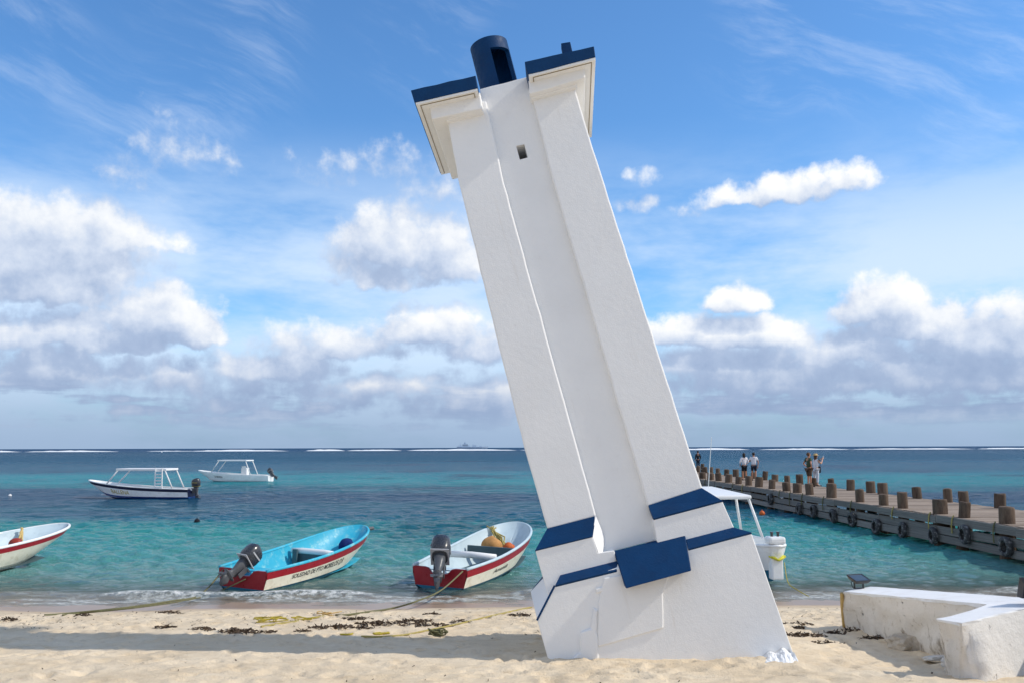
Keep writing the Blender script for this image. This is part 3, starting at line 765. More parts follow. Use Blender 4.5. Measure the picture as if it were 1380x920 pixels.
# rubble at the wall's foot
def stone(name, p, size, rz, seed, mat, label, tilt=0.0):
    rg = random.Random(seed); bm = bmesh.new()
    bmesh.ops.create_icosphere(bm, subdivisions=3, radius=.5)
    for v in bm.verts:
        d = v.co.normalized(); m_ = max(abs(d.x), abs(d.y), abs(d.z)); q = d / m_ * .5
        v.co = v.co.lerp(q, .75)
        k = fbm(np.array([d.x * 2 + seed]), np.array([d.y * 2 + d.z * 3]), 3, seed)[0]
        v.co *= .82 + .36 * k
    M = Matrix.Rotation(rz, 4, 'Z') @ Matrix.Rotation(tilt, 4, 'X') @ Matrix.Diagonal((*size, 1)); bmesh.ops.transform(bm, matrix=M, verts=bm.verts)
    o = bm_obj(name, bm, mat); o.location = p; tag(o, label, 'stone', 'rubble at the foot of the low wall'); return o
RUB = paint('rubble_stone', (.50, .44, .36), .95, .25, 6, .6, 25, dirt=(.16, .11, .07), dirt_amt=.6)
RUBW = paint('rubble_plaster', (.62, .60, .56), .9, .15, 6, .5, 30, dirt=(.25, .22, .18), dirt_amt=.4)
p = on_sand(1216, 874); stone('rubble_stone', p + Vector((.05, .05, .06)), (.42, .30, .22), .5, 3, RUB, 'largest brown lump of rubble against the middle of the low wall')
p = on_sand(1233, 876); stone('rubble_stone', p + Vector((.06, .1, .07)), (.24, .22, .22), 1.2, 5, RUB, 'dark brown rubble stone at the right of the largest lump')
p = on_sand(1212, 862); stone('plaster_chunk', p + Vector((.04, .0, .20)), (.34, .24, .10), .3, 9, RUBW, 'white plaster chunk lying on top of the largest rubble lump')
p = on_sand(1262, 893); stone('flat_stone', p + Vector((.02, .05, .05)), (.30, .17, .055), .35, 12, RUBW, 'flat grey slab of stone leaning at the foot of the wall', -.15)
p = on_sand(1279, 899); stone('plaster_chunk', p + Vector((.04, .03, .05)), (.22, .18, .13), .8, 15, RUBW, 'pale broken plaster chunk beside the flat grey slab')
# floodlights standing on the wall
DKMETAL = paint('black_metal', (.018, .018, .02), .4, .2, 8, spec=.5)
LENS = paint('lamp_glass', (.06, .08, .10), .12, .05, 3, spec=.5)
def floodlight(p, rz, tilt, label, sc=1.0):
    root = empty('floodlight', p, rz)
    bm = bmesh.new()
    box_bm(bm, (0, 0, .012), (.20, .05, .012)); 
    for s in (-1, 1): box_bm(bm, (s * .095, 0, .09), (.014, .03, .16))
    bm_obj('bracket', bm, DKMETAL, root)
    T = Matrix.Translation((0, 0, .17)) @ Matrix.Rotation(tilt, 4, 'X')
    bm = bmesh.new()
    loft_bm(bm, [[Vector((x * a, y * b, z)) for x, y in ((-1, -1), (1, -1), (1, 1), (-1, 1))] for a, b, z in ((.07, .05, -.07), (.13, .10, -.035), (.165, .13, .02), (.165, .13, .035), (.145, .11, .035), (.14, .105, .02))])
    bmesh.ops.transform(bm, matrix=T, verts=bm.verts); hd = bm_obj('lamp_head', bm, DKMETAL, root)
    bm = bmesh.new(); box_bm(bm, (0, 0, .026), (.285, .215, .006)); bmesh.ops.transform(bm, matrix=T, verts=bm.verts); bm_obj('glass', bm, LENS, hd)
    bm = bmesh.new(); tube_bm(bm, [(-.10, .0, .16), (-.15, .02, .12), (-.14, .0, .04), (-.05, .0, .01)], .008, 6); bm_obj('cable', bm, DKMETAL, root)
    root.scale = (sc, sc, sc); tag(root, label, 'floodlight', 'floodlights on the low wall'); return root
floodlight(wa.lerp(wa2, .5) + (wb - wa).normalized() * .05 + Vector((0, 0, .012)), R(20), R(20), 'black floodlight at the far left end of the white coping', .82)
floodlight(WP(1398, 816, 1.26) + Vector((.0, 0, .0)), R(165), R(55), 'black floodlight at the photo\'s right edge, on the wall', 1.05)

# ------------------------------------------------------------------ the pier
def wood(name, c1, c2, scale=2.0, stretch=(1, 1, 1), bump=.5):
    m, n, b = material(name)
    oi = n.n('ShaderNodeObjectInfo').outputs['Random']
    o = n.n('ShaderNodeTexCoord').outputs['Object']
    o = n.vm('ADD', n.vm('MULTIPLY', o, stretch), n.comb(n.m('MULTIPLY', oi, 37.0), n.m('MULTIPLY', oi, 11.0), 0.0))
    f = n.noise(o, scale, 8, .68); f2 = n.noise(o, scale * 6, 6, .6)
    c = n.mix(n.mr(f, .32, .68), c1, c2); c = n.mix(n.m('MULTIPLY', n.mr(f2, .5, .75), .6), c, tuple(x * .45 for x in c1))
    k = n.mr(oi, 0, 1, .78, 1.2, smooth=False); c = n.mix(1.0, c, n.comb(k, k, k), 'MULTIPLY')
    n.put(b.inputs['Base Color'], c); b.inputs['Roughness'].default_value = .9; b.inputs['Specular IOR Level'].default_value = .2
    n.put(b.inputs['Normal'], n.bump(f2, bump, .012)); return m
W_DECK = wood('deck_wood', (.26, .20, .155), (.36, .29, .23), 3, (.5, 6, 1))
W_PILE = wood('piling_wood', (.085, .058, .042), (.155, .112, .082), 2.5, (5, 5, .7), .9)
W_FASC = wood('fascia_wood', (.15, .143, .132), (.26, .25, .23), 2.5, (6, .6, 4), .9)
RUBBER = paint('old_rubber', (.045, .045, .046), .75, .3, 6, .4, 30, dirt=(.36, .35, .33), dirt_amt=.95)
ROPE_Y = paint('yellow_rope', (.38, .31, .10), .8, .25, 20, .6, 120)
ROPE_G = paint('green_rope', (.15, .145, .07), .85, .3, 20, .6, 120)
DECK = .95
pn0, pn1 = at_z(1380, 709.7, DECK), at_z(947, 645, DECK)
pf0, pf1 = at_z(1349, 684.3, DECK), at_z(1174.6, 663.5, DECK)
def xn(y): return pn0.x + (pn1.x - pn0.x) * (y - pn0.y) / (pn1.y - pn0.y)
def xf(y): return xn(y) + 3.45
PY0, PY1 = 15.0, 89.0
def pier():
    root = empty('wooden_pier', (xn(PY0), PY0, 0)); o = Vector(root.location); rg = random.Random(8)
    bm = bmesh.new(); box_bm(bm, (0, 0, 0), (3.62, .285, .055), None, .008); me = None
    y = PY0 + .15
    while y < PY1:
        xc = (xn(y) + xf(y)) / 2
        if me is None: ob = bm_obj('plank', bm, W_DECK, root); me = ob.data
        else: ob = bpy.data.objects.new('plank', me); COL.objects.link(ob); ob.parent = root
        ob.location = Vector((xc + rg.uniform(-.05, .05), y, DECK - .03 + rg.uniform(-.008, .008))) - o; ob.rotation_euler = (rg.uniform(-.012, .012), rg.uniform(-.003, .003), rg.uniform(-.006, .006))
        y += .315
    # pilings standing up through the deck along both edges
    def pile_mesh(seed):
        rg2 = random.Random(seed); bm = bmesh.new(); seg = 14; rings = []
        hs = [-2.6, -1.0, -.6, 0, .2, .40, .455, .47]
        for i, h in enumerate(hs):
            r = .195 * (1 - .05 * (h + 1)) * (1 if i < 6 else (.97 if i == 6 else .88))
            rings.append([Vector((r * (1 + .05 * math.sin(k * 1.7 + seed)) * math.cos(2 * math.pi * k / seg), r * (1 + .05 * math.cos(k * 2.3 + seed)) * math.sin(2 * math.pi * k / seg), h + (.012 * math.sin(k + seed) if i > 4 else 0))) for k in range(seg)])
        loft_bm(bm, rings); me = bpy.data.meshes.new('piling'); bmesh.ops.recalc_face_normals(bm, faces=bm.faces); bm.to_mesh(me); bm.free(); me.materials.append(W_PILE)
        me.polygons.foreach_set('use_smooth', [len(p.vertices) == 4 for p in me.polygons]); return me
    pm = [pile_mesh(i) for i in range(5)]
    near = [at_z(u, v, DECK).y for u, v in ((1365, 705), (1309, 696.5), (1269, 691.8), (1225.5, 684.3), (1189.7, 680.5), (1159.6, 675.8), (1129.4, 670.1), (1101, 665.8), (1080, 663.3), (1063.7, 661.2))]
    ys = [near[0] - 2.1 * k for k in (4, 3, 2, 1)] + near
    while ys[-1] < PY1 - 1: ys.append(ys[-1] + rg.uniform(1.9, 2.5))
    far = [at_z(u, v, DECK).y for u, v in ((1349, 684.3), (1308, 678.5), (1268, 676), (1235, 671), (1202, 665.4), (1174.6, 663.5))]
    yf = [far[0] - 2.4 * k for k in (4, 3, 2, 1)] + far
    while yf[-1] < PY1 - 1: yf.append(yf[-1] + rg.uniform(2.0, 2.7))
    for row, off in ((ys, 'n'), (yf, 'f')):
        for i, y in enumerate(row):
            ob = bpy.data.objects.new('piling', pm[rg.randrange(5)]); COL.objects.link(ob); ob.parent = root
            x = xn(y) + .16 if off == 'n' else xf(y) - .12
            ob.location = Vector((x, y, DECK + rg.uniform(-.09, .07))) - o; ob.rotation_euler = (rg.uniform(-.07, .07), rg.uniform(-.10, .04), rg.uniform(0, 6))
            s = rg.uniform(.84, 1.16); ob.scale = (s, s, rg.uniform(.95, 1.12))
    # side beams, three rows with gaps, in lengths of about four metres
    bm = bmesh.new(); box_bm(bm, (0, 0, 0), (.09, 1, 1), None, .0); fm = None
    for side in (0, 1):
        for zc, hh, dx in ((DECK - .135, .22, -.12), (DECK - .42, .23, -.10), (DECK - .70, .22, -.11)):
            y = PY0 + rg.uniform(0, 1)
            while y < PY1:
                L = rg.uniform(3.6, 4.6)
                if fm is None: ob = bm_obj('side_beam', bm, W_FASC, root); fm = ob.data
                else: ob = bpy.data.objects.new('side_beam', fm); COL.objects.link(ob); ob.parent = root
                yc = y + L / 2; x = (xn(yc) + dx) if side == 0 else (xf(yc) - dx)
                ob.location = Vector((x + rg.uniform(-.015, .015), yc, zc + rg.uniform(-.025, .025))) - o
                ob.scale = (1, L - .02, hh * rg.uniform(.9, 1.1)); ob.rotation_euler = (rg.uniform(-.008, .008), 0, math.atan2(-(xn(60) - xn(30)), 30) + rg.uniform(-.004, .004))
                y += L
    # cross bearers under the deck
    for y in ys:
        bm = bmesh.new(); box_bm(bm, (0, 0, 0), (3.3, .2, .24)); ob = bm_obj('cross_bearer', bm, W_FASC, root)
        ob.location = Vector(((xn(y) + xf(y)) / 2, y, DECK - .19)) - o
    # rope ends tied round some pilings and hanging over the side
    for y in ys[3:22]:
        if rg.random() < .75:
            bm = bmesh.new(); L = rg.uniform(.3, .65); x = xn(y) - .19 - o.x
            tube_bm(bm, [Vector((x + .05, y - o.y, DECK + .06)), Vector((x, y - o.y + .02, DECK - .05)), Vector((x - .02, y - o.y + .03, DECK - L * .5)), Vector((x, y - o.y + .05, DECK - L))], .02, 6)
            bm_obj('hanging_rope', bm, ROPE_G if rg.random() < .6 else ROPE_Y, root)
    # wider head at the seaward end
    bm = bmesh.new(); box_bm(bm, Vector((xn(PY1) + 1.7, PY1 + 2.5, DECK - .03)) - o, (9.5, 5.0, .06)); bm_obj('pier_head_deck', bm, W_DECK, root)
    for i in range(6):
        for j in range(2):
            ob = bpy.data.objects.new('piling', pm[(i + j) % 5]); COL.objects.link(ob); ob.parent = root
            ob.location = Vector((xn(PY1) - 2.9 + i * 1.85, PY1 + .15 + j * 4.7, DECK)) - o
    tag(root, 'long grey wooden pier on pilings running out to sea on the right', 'pier')
    return ys
NEAR_Y = pier()
def tyre_mesh():
    bm = bmesh.new(); seg = 28; prof = [(.15, -.07), (.19, -.085), (.245, -.08), (.27, -.045), (.275, 0), (.27, .045), (.245, .08), (.19, .085), (.15, .07), (.165, .055), (.165, -.055)]
    rings = []
    for k in range(seg + 1):
        a = 2 * math.pi * k / seg; rings.append([Vector((w, r * math.cos(a), r * math.sin(a))) for r, w in prof])
    loft_bm(bm, rings, cap=False); bmesh.ops.remove_doubles(bm, verts=bm.verts, dist=1e-4); bmesh.ops.recalc_face_normals(bm, faces=bm.faces)
    me = bpy.data.meshes.new('tyre'); bm.to_mesh(me); bm.free(); me.materials.append(RUBBER); me.polygons.foreach_set('use_smooth', [True] * len(me.polygons)); return me
TY = tyre_mesh()
ORD = ['nearest', 'second', 'third', 'fourth', 'fifth', 'sixth', 'seventh', 'eighth', 'ninth', 'tenth']
for i, (u, v) in enumerate(((1355.5, 736), (1300, 719.5), (1257.5, 721), (1216, 713.5), (1180.7, 708.8), (1148, 699.3), (1122.5, 695), (1096, 688), (1077, 685), (1038, 672))):
    d = ray(u, v); y = 24.0
    for _ in range(30): y = (xn(y) - .26) / d.x * d.y
    p = CAM + d * (y / d.y)
    ob = bpy.data.objects.new('hanging_tyre', TY); COL.objects.link(ob); ob.location = p
    ob.rotation_euler = (random.uniform(0, 6), random.uniform(-.1, .1), random.uniform(-.12, .12)); s = random.uniform(.93, 1.08); ob.scale = (s, s, s)
    tag(ob, ('old black tyre fender hanging on the pier side, %s from the right edge' % ORD[i]) if i else 'old black tyre fender hanging nearest the right edge of the photo', 'tyre', 'tyre fenders along the pier')

# ------------------------------------------------------------------ boats
def gloss(name, col, dirt=(.25, .22, .18), amt=.25, rough=.35): return paint(name, col, rough, .08, 2.5, .08, 20, dirt=dirt, dirt_amt=amt, spec=.45)
RED = gloss('red_gelcoat', srgb(142, 18, 34), srgb(170, 60, 66), .3)
CREAM = gloss('cream_gelcoat', srgb(232, 226, 208), srgb(176, 158, 122), .5)
WHITE = gloss('white_gelcoat', srgb(232, 234, 234), srgb(180, 176, 168), .25)
TEAL = gloss('teal_antifouling', srgb(12, 98, 128), srgb(8, 60, 70), .5, .6)
TURQ = gloss('turquoise_paint', srgb(48, 172, 202), srgb(158, 208, 206), .8, .5)
LTBLUE = gloss('pale_blue_paint', srgb(176, 212, 224), srgb(130, 165, 175), .35, .5)
PALEBL = gloss('pale_grey_blue_paint', srgb(188, 206, 214), srgb(140, 160, 168), .35, .5)
NAVY = gloss('navy_gelcoat', srgb(14, 22, 52), srgb(30, 40, 70), .2)
BLUEB = gloss('blue_bottom_paint', srgb(20, 60, 130), srgb(10, 30, 60), .4)
SLATE = gloss('slate_grey_paint', srgb(70, 92, 98), srgb(40, 50, 52), .4, .6)
COWL = paint('outboard_cowling', (.035, .038, .045), .28, .15, 5, spec=.6)
COWL_G = paint('outboard_grey', (.075, .08, .09), .4, .2, 6, spec=.5, dirt=(.2, .2, .19), dirt_amt=.3)
SILVER = paint('outboard_silver', (.45, .46, .48), .35, .1, 6, spec=.5)
INK = paint('hull_lettering', (.07, .065, .06), .7, .2, 10)
INKY = paint('gold_lettering', (.48, .36, .05), .6, .2, 10)
TAN = paint('tan_bag', srgb(190, 140, 84), .85, .2, 8, .5, 30, dirt=srgb(120, 84, 50), dirt_amt=.4)
WOODB = paint('bare_thwart_wood', srgb(178, 142, 118), .85, .2, 4, .4, 20, dirt=srgb(110, 84, 66), dirt_amt=.4)
TUBEW = paint('white_tube', (.80, .80, .79), .4, .04, 3)
ORANGE = paint('orange_float', srgb(200, 96, 40), .6, .15, 6)

class Hull:
    def __init__(s, L, B, h0, h1, rake, kz=-.14, strake=.17, blunt=2.6, tr=.80, keel_rise=.5):
        s.L, s.B, s.h0, s.h1, s.rake, s.kz, s.strake, s.blunt, s.tr, s.kr = L, B, h0, h1, rake, kz, strake, blunt, tr, keel_rise
    def bg(s, t):
        if t < .42: return s.B / 2 * (s.tr + (1 - s.tr) * math.sin(math.pi / 2 * t / .42))
        return s.B / 2 * math.sqrt(max(0, 1 - ((t - .42) / .58) ** s.blunt))
    def zg(s, t): return s.h0 + (s.h1 - s.h0) * (.25 * t + .75 * t ** 2.6)
    def zk(s, t): return s.kz + (0 if t < .6 else (s.kr * s.h1) * ((t - .6) / .4) ** 2.3)
    def row(s, t, r):
        """r 0..6: keel, bilge, chine, boot line, topside, strake foot, gunwale"""
        zk, zg, b = s.zk(t), s.zg(t), s.bg(t); H = zg - zk; st = zg - s.strake
        k = t ** 3; fl = .93 * (1 - .72 * k)
        ys = [0, .5 * fl, .80 * fl, .88 * (1 - .52 * k), .935 * (1 - .26 * k), .985 - .05 * k, 1.0]
        zs = [zk, zk + .05 * H, zk + .15 * H, zk + .33 * H, zk + .55 * H, st, zg]
        ws = [(z - zk) / H for z in zs]
        i = min(5, int(r)); f = r - i
        y = ys[i] + (ys[i + 1] - ys[i]) * f; z = zs[i] + (zs[i + 1] - zs[i]) * f; w = ws[i] + (ws[i + 1] - ws[i]) * f
        x = t * (s.L - s.rake * (1 - w) ** 1.3 * t ** 3)
        return Vector((x, b * y, z))
TS = [0, .06, .14, .24, .34, .42, .5, .58, .65, .72, .78, .83, .875, .91, .94, .962, .98, .991, .998, 1.0]
def strip(H, r0, r1, side, inset=0.0, n=3):
    V = []
    for t in TS:
        for k in range(n + 1):
            p = H.row(t, r0 + (r1 - r0) * k / n)
            if inset: p = Vector((p.x * (1 - inset / H.L) + (inset if t < .02 else 0) , max(0, p.y - inset), p.z + inset * .6))
            V.append(Vector((p.x, p.y * side, p.z)))
    F = []; m = n + 1
    for i in range(len(TS) - 1):
        for k in range(n): F.append((i * m + k, (i + 1) * m + k, (i + 1) * m + k + 1, i * m + k + 1) if side < 0 else (i * m + k, i * m + k + 1, (i + 1) * m + k + 1, (i + 1) * m + k))
    return V, F
def both(name, H, r0, r1, mat, parent, inset=0.0, n=3, flip=False):
    V, F = strip(H, r0, r1, 1, inset, n); V2, F2 = strip(H, r0, r1, -1, inset, n)
    o = mesh_obj(name, V + V2, F + [tuple(i + len(V) for i in f) for f in F2], mat, parent, True)
    if flip: o.data.flip_normals()
    return o
def outboard(parent, x, z, tilt, turn=0.0, scale=1.0, cow=COWL, trim=SILVER):
    """outboard motor hung on the transom at local (x, 0, z): grey leg with cowling, bracket and propeller as its pieces"""
    T = Matrix.Translation((x, 0, z)) @ Matrix.Rotation(turn, 4, 'Z') @ Matrix.Rotation(tilt, 4, 'Y') @ Matrix.Diagonal((scale, scale, scale, 1))
    def sup(cx, cz, ax, ay, n=16, p=3.0, sk=0.0):
        out = []
        for k in range(n):
            a = 2 * math.pi * k / n; c, s_ = math.cos(a), math.sin(a)
            c = math.copysign(abs(c) ** (2 / p), c); s_ = math.copysign(abs(s_) ** (2 / p), s_)
            out.append(Vector((cx + ax * c, ay * s_, cz + sk * c)))
        return out
    bm = bmesh.new()
    loft_bm(bm, [sup(-.20, .22, .15, .13), sup(-.20, .05, .12, .095), sup(-.20, -.08, .095, .075), sup(-.20, -.20, .085, .05), sup(-.22, -.29, .12, .045), sup(-.22, -.31, .20, .09), sup(-.23, -.33, .20, .09), sup(-.23, -.345, .09, .035), sup(-.22, -.41, .10, .055), sup(-.22, -.47, .13, .06), sup(-.21, -.52, .10, .045), sup(-.2, -.64, .05, .008)])
    bmesh.ops.transform(bm, matrix=T, verts=bm.verts); leg = bm_obj('outboard_motor', bm, COWL_G, parent, smooth=True)
    bm = bmesh.new()
    loft_bm(bm, [sup(-.20, .20, .17, .15), sup(-.20, .24, .225, .185), sup(-.205, .36, .245, .205), sup(-.21, .50, .245, .205, sk=-.01), sup(-.21, .60, .225, .19, sk=-.025), sup(-.20, .665, .17, .15, sk=-.03), sup(-.19, .69, .08, .08, sk=-.02)])
    bmesh.ops.transform(bm, matrix=T, verts=bm.verts); bm_obj('cowling', bm, cow, leg, smooth=True)
    bm = bmesh.new()
    for s_ in (-1, 1): box_bm(bm, (-.20, s_ * .202, .44), (.30, .012, .035), Matrix.Rotation(-.12, 3, 'Y'))
    box_bm(bm, (-.20, 0, .225), (.455, .385, .018)); bmesh.ops.transform(bm, matrix=T, verts=bm.verts); bm_obj('trim_stripe', bm, trim, leg)
    bm = bmesh.new()
    for s_ in (-1, 1): box_bm(bm, (-.06, s_ * .10, -.02), (.13, .03, .30), None, .006)
    box_bm(bm, (.0, 0, .12), (.09, .26, .05), None, .006); bmesh.ops.transform(bm, matrix=T, verts=bm.verts); bm_obj('clamp_bracket', bm, COWL_G, leg)
    bm = bmesh.new(); tube_bm(bm, [(-.34, 0, -.47), (-.43, 0, -.47)], [.045, .03], 10)
    for k in range(3):
        a = 2 * math.pi * k / 3 + .4; d = Vector((0, math.cos(a), math.sin(a))); e = Vector((0, -math.sin(a), math.cos(a))); c = Vector((-.39, 0, -.47))
        pts = [c + d * .03 - e * .03, c + d * .10 - e * .07 + Vector((-.02, 0, 0)), c + d * .15 + Vector((0, 0, 0)), c + d * .10 + e * .06 + Vector((.03, 0, 0)), c + d * .03 + e * .03]
        v1 = [bm.verts.new(p) for p in pts]; v2 = [bm.verts.new(p + Vector((.008, 0, 0))) for p in pts]
        bm.faces.new(v1); bm.faces.new(v2[::-1])
        for i in range(5): bm.faces.new((v1[i], v2[i], v2[(i + 1) % 5], v1[(i + 1) % 5]))
    bmesh.ops.transform(bm, matrix=T, verts=bm.verts); bm_obj('propeller', bm, COWL_G, leg)
    return leg
def lettering(parent, H, text, t0, t1, r0, r1, side, mat, italic=0.0):
    """painted words laid onto the hull's skin between two stations and two rows"""
    cu = bpy.data.curves.new('words', 'FONT'); cu.body = text; cu.shear = italic; cu.offset = .01
    ob = bpy.data.objects.new('words', cu); COL.objects.link(ob); bpy.context.view_layer.update()
    me = bpy.data.meshes.new_from_object(ob.evaluated_get(bpy.context.evaluated_depsgraph_get())); bpy.data.objects.remove(ob)
    co = np.array([v.co[:] for v in me.vertices]); lo, hi_ = co.min(0), co.max(0)
    for v in me.vertices:
        a = (v.co.x - lo[0]) / (hi_[0] - lo[0]); b = (v.co.y - lo[1]) / (hi_[1] - lo[1])
        if side > 0: a = 1 - a
        p = H.row(t0 + (t1 - t0) * a, r0 + (r1 - r0) * b); v.co = Vector((p.x, (p.y + .006) * side, p.z))
    me.name = 'lettering'; me.materials.append(mat)
    o = bpy.data.objects.new('lettering', me); COL.objects.link(o); o.parent = parent; return o
def boat(name, loc, heading, H, mats, roll=0.0, pitch=0.0, notch=.16, floor_z=.08, thwarts=(), strake=True):
    m_in, m_strake, m_side, m_bot, m_rim, m_floor = mats
    root = empty(name, loc); root.rotation_euler = (Matrix.Rotation(heading, 3, 'Z') @ Matrix.Rotation(-pitch, 3, 'Y') @ Matrix.Rotation(roll, 3, 'X')).to_euler()
    hull = both('hull', H, 3, 5, m_side, root, n=4)
    both('bottom', H, 0, 3, m_bot, root, n=5)
    if strake: both('strake', H, 5, 6, m_strake, root, n=2)
    else: both('topside_band', H, 5, 6, m_side, root, n=2)
    both('inner_lining', H, 1.6, 6, m_in, root, inset=.045, n=6, flip=True)
    # rim along the gunwale, both sides joined round the bow
    bm = bmesh.new(); pts = [H.row(t, 6) for t in TS]; line = [Vector((p.x, p.y, p.z)) for p in pts] + [Vector((p.x, -p.y, p.z)) for p in pts[::-1][1:]]
    tube_bm(bm, [p + Vector((0, 0, .008)) - Vector((0, .022 * (1 if p.y > 0.02 else -1 if p.y < -.02 else 0), 0)) for p in line], .036, 8); bm_obj('gunwale_rim', bm, m_rim, root, smooth=True)
    # transom: boards in two colours with a cut-out for the motor
    def board(nm, r0, r1, mat, cutout=False, thick=.05):
        bm = bmesh.new(); n = 14; rows = []
        for i in range(n + 1):
            y = -1 + 2 * i / n; a, b = H.row(0, r0), H.row(0, r1)
            ylo, yhi = a.y * y, b.y * y; zb = b.z
            if cutout: zb -= notch * (1 - float(sstep(.22, .44, abs(yhi) / H.bg(0) * .9)))
            rows.append([Vector((0, ylo, a.z)), Vector((0, yhi, zb)), Vector((thick, yhi * .985, zb)), Vector((thick, ylo * .985, a.z))])
        loft_bm(bm, rows); return bm_obj(nm, bm, mat, root)
    board('transom', 3, 6, m_strake if strake else m_side, True); board('transom_foot', 0.35, 3, m_bot)
    # floor and seats
    bm = bmesh.new(); rows = []
    for t in (.02, .2, .4, .55, .68, .78, .84):
        z = H.zk(t) + .15 * (H.zg(t) - H.zk(t)) + floor_z; w = H.bg(t) * .78; rows.append([Vector((t * H.L, -w, z)), Vector((t * H.L, w, z))])
    loft_bm(bm, rows, cap=False, closed=False); bm_obj('floor', bm, m_floor, root)
    for (t, w, dz, mt, tk) in thwarts:
        b = min(H.bg(t), H.bg(min(.98, t + w / 2 / H.L))) * (.90 if t < .5 else .80); z = H.zg(t) - dz
        bm = bmesh.new(); box_bm(bm, (t * H.L, 0, z), (w, 2 * b, tk), None, .008); bm_obj('thwart', bm, mt, root)
    return root
def place(u, v, z=0.0): return at_z(u, v, z)
def heading(a, b): return math.atan2(b.y - a.y, b.x - a.x)
G_B = 'small red and white fishing boats drawn up at the water\'s edge'
# --- turquoise boat
s2, b2 = place(326, 795), at_y(486, 742, 25.0)
H2 = Hull(4.95, 1.55, .44, .86, .8, strake=.165, blunt=2.9)
h2 = heading(s2, b2)
B2 = boat('fishing_boat', (s2.x, s2.y, .0), h2, H2, (TURQ, RED, CREAM, TEAL, TURQ, TURQ), roll=R(2.5), pitch=R(1.2), notch=.13, thwarts=((.20, .42, .20, TURQ, .03), (.67, .5, .26, WOODB, .035)))
tag(B2, 'red and cream fishing boat with bright turquoise inside, its name lettered on the side', 'boat', G_B)
outboard(B2, -.02, .36, R(56), R(-16), .86)
lettering(B2, H2, 'SOLEDAD DE PTO MORELOS Q.R', .17, .60, 3.75, 4.75, -1, INK)
bm = bmesh.new(); tube_bm(bm, [(2.75, -.62, .45), (2.75, -.3, .47), (2.75, .3, .47), (2.75, .62, .45)], .07, 10); bm_obj('white_roll', bm, TUBEW, B2, smooth=True)
bm = bmesh.new(); box_bm(bm, (2.62, .45, .33), (.06, .12, .36)); box_bm(bm, (2.75, 0, .30), (.05, 1.2, .28)); bm_obj('bulkhead', bm, SLATE, B2)
bm = bmesh.new(); tube_bm(bm, [(5.0, -.16, .80), (5.18, -.22, .80)], .05, 8); bm_obj('bow_fitting', bm, COWL_G, B2)
def sack(parent, name, c, s, mat, seed, rot=0.0):
    bm = bmesh.new(); bmesh.ops.create_icosphere(bm, subdivisions=3, radius=1.0); rg = random.Random(seed)
    for v in bm.verts:
        d = v.co.copy(); k = .78 + .44 * fbm(np.array([d.x * 1.6 + seed]), np.array([d.y * 1.6 + d.z]), 3, seed)[0]
        v.co = Vector((d.x * s[0], d.y * s[1], d.z * s[2])) * k
    bmesh.ops.transform(bm, matrix=Matrix.Translation(c) @ Matrix.Rotation(rot, 4, 'Z'), verts=bm.verts)
    return bm_obj(name, bm, mat, parent, smooth=True)
def loose(parent, o, label, cat):
    """something lying in a boat: a thing of its own, kept where the boat holds it"""
    bpy.context.view_layer.update()
    o.matrix_world = parent.matrix_world.copy(); tag(o, label, cat); return o
CLOTHB = paint('blue_cloth', srgb(12, 42, 104), .9, .2, 6, .5, 30)
loose(B2, sack(None, 'blue_sack', Vector((4.2, -.02, .44)), (.17, .19, .20), CLOTHB, 5), 'dark blue sack lying in the bow of the turquoise boat', 'sack')
# --- pale boat with the big black motor
s3, b3 = place(592, 793), at_y(697, 742, 25.0)
H3 = Hull(4.85, 1.62, .45, .90, .7, strake=.165, blunt=3.3)
B3 = boat('fishing_boat', (s3.x, s3.y, .0), heading(s3, b3), H3, (PALEBL, RED, CREAM, TEAL, PALEBL, SLATE), roll=R(2), pitch=R(1.5), notch=.13, thwarts=((.16, .34, .18, PALEBL, .03), (.62, .07, .24, SLATE, .28)))
tag(B3, 'red and cream fishing boat with pale grey inside, nearest the lighthouse', 'boat', G_B)
outboard(B3, -.02, .36, R(52), R(20), 1.05)
lettering(B3, H3, 'Amanda', .26, .44, 3.9, 4.6, -1, INK, .3)
bm = bmesh.new(); tube_bm(bm, [(1.75, -.60, .47), (1.75, 0, .49), (1.75, .62, .47)], .075, 10); bm_obj('white_roll', bm, TUBEW, B3, smooth=True)
loose(B3, sack(None, 'tan_bag', Vector((3.45, .18, .48)), (.22, .26, .22), TAN, 3), 'round tan bag on the seat of the pale grey fishing boat', 'bag')
loose(B3, sack(None, 'orange_float', Vector((3.55, -.24, .44)), (.13, .15, .13), ORANGE, 8), 'orange float beside the tan bag in the pale grey boat', 'float')
def rope_heap(parent, pts, rad, mat, seed, n=5, spread=.06):
    bm = bmesh.new(); rg = random.Random(seed)
    for k in range(n):
        tube_bm(bm, [Vector(p) + Vector((rg.gauss(0, spread), rg.gauss(0, spread), rg.gauss(0, spread * .4))) for p in pts], rad, 6)
    return bm_obj('yellow_rope', bm, mat, parent, smooth=True)
loose(B3, rope_heap(None, [(4.25, .50, .84), (4.2, .40, .74), (4.05, .24, .60), (3.9, .08, .44), (3.8, -.1, .38), (3.95, -.2, .38)], .02, ROPE_Y, 6, 7), 'yellow rope hanging down inside the bow of the pale grey boat', 'rope')
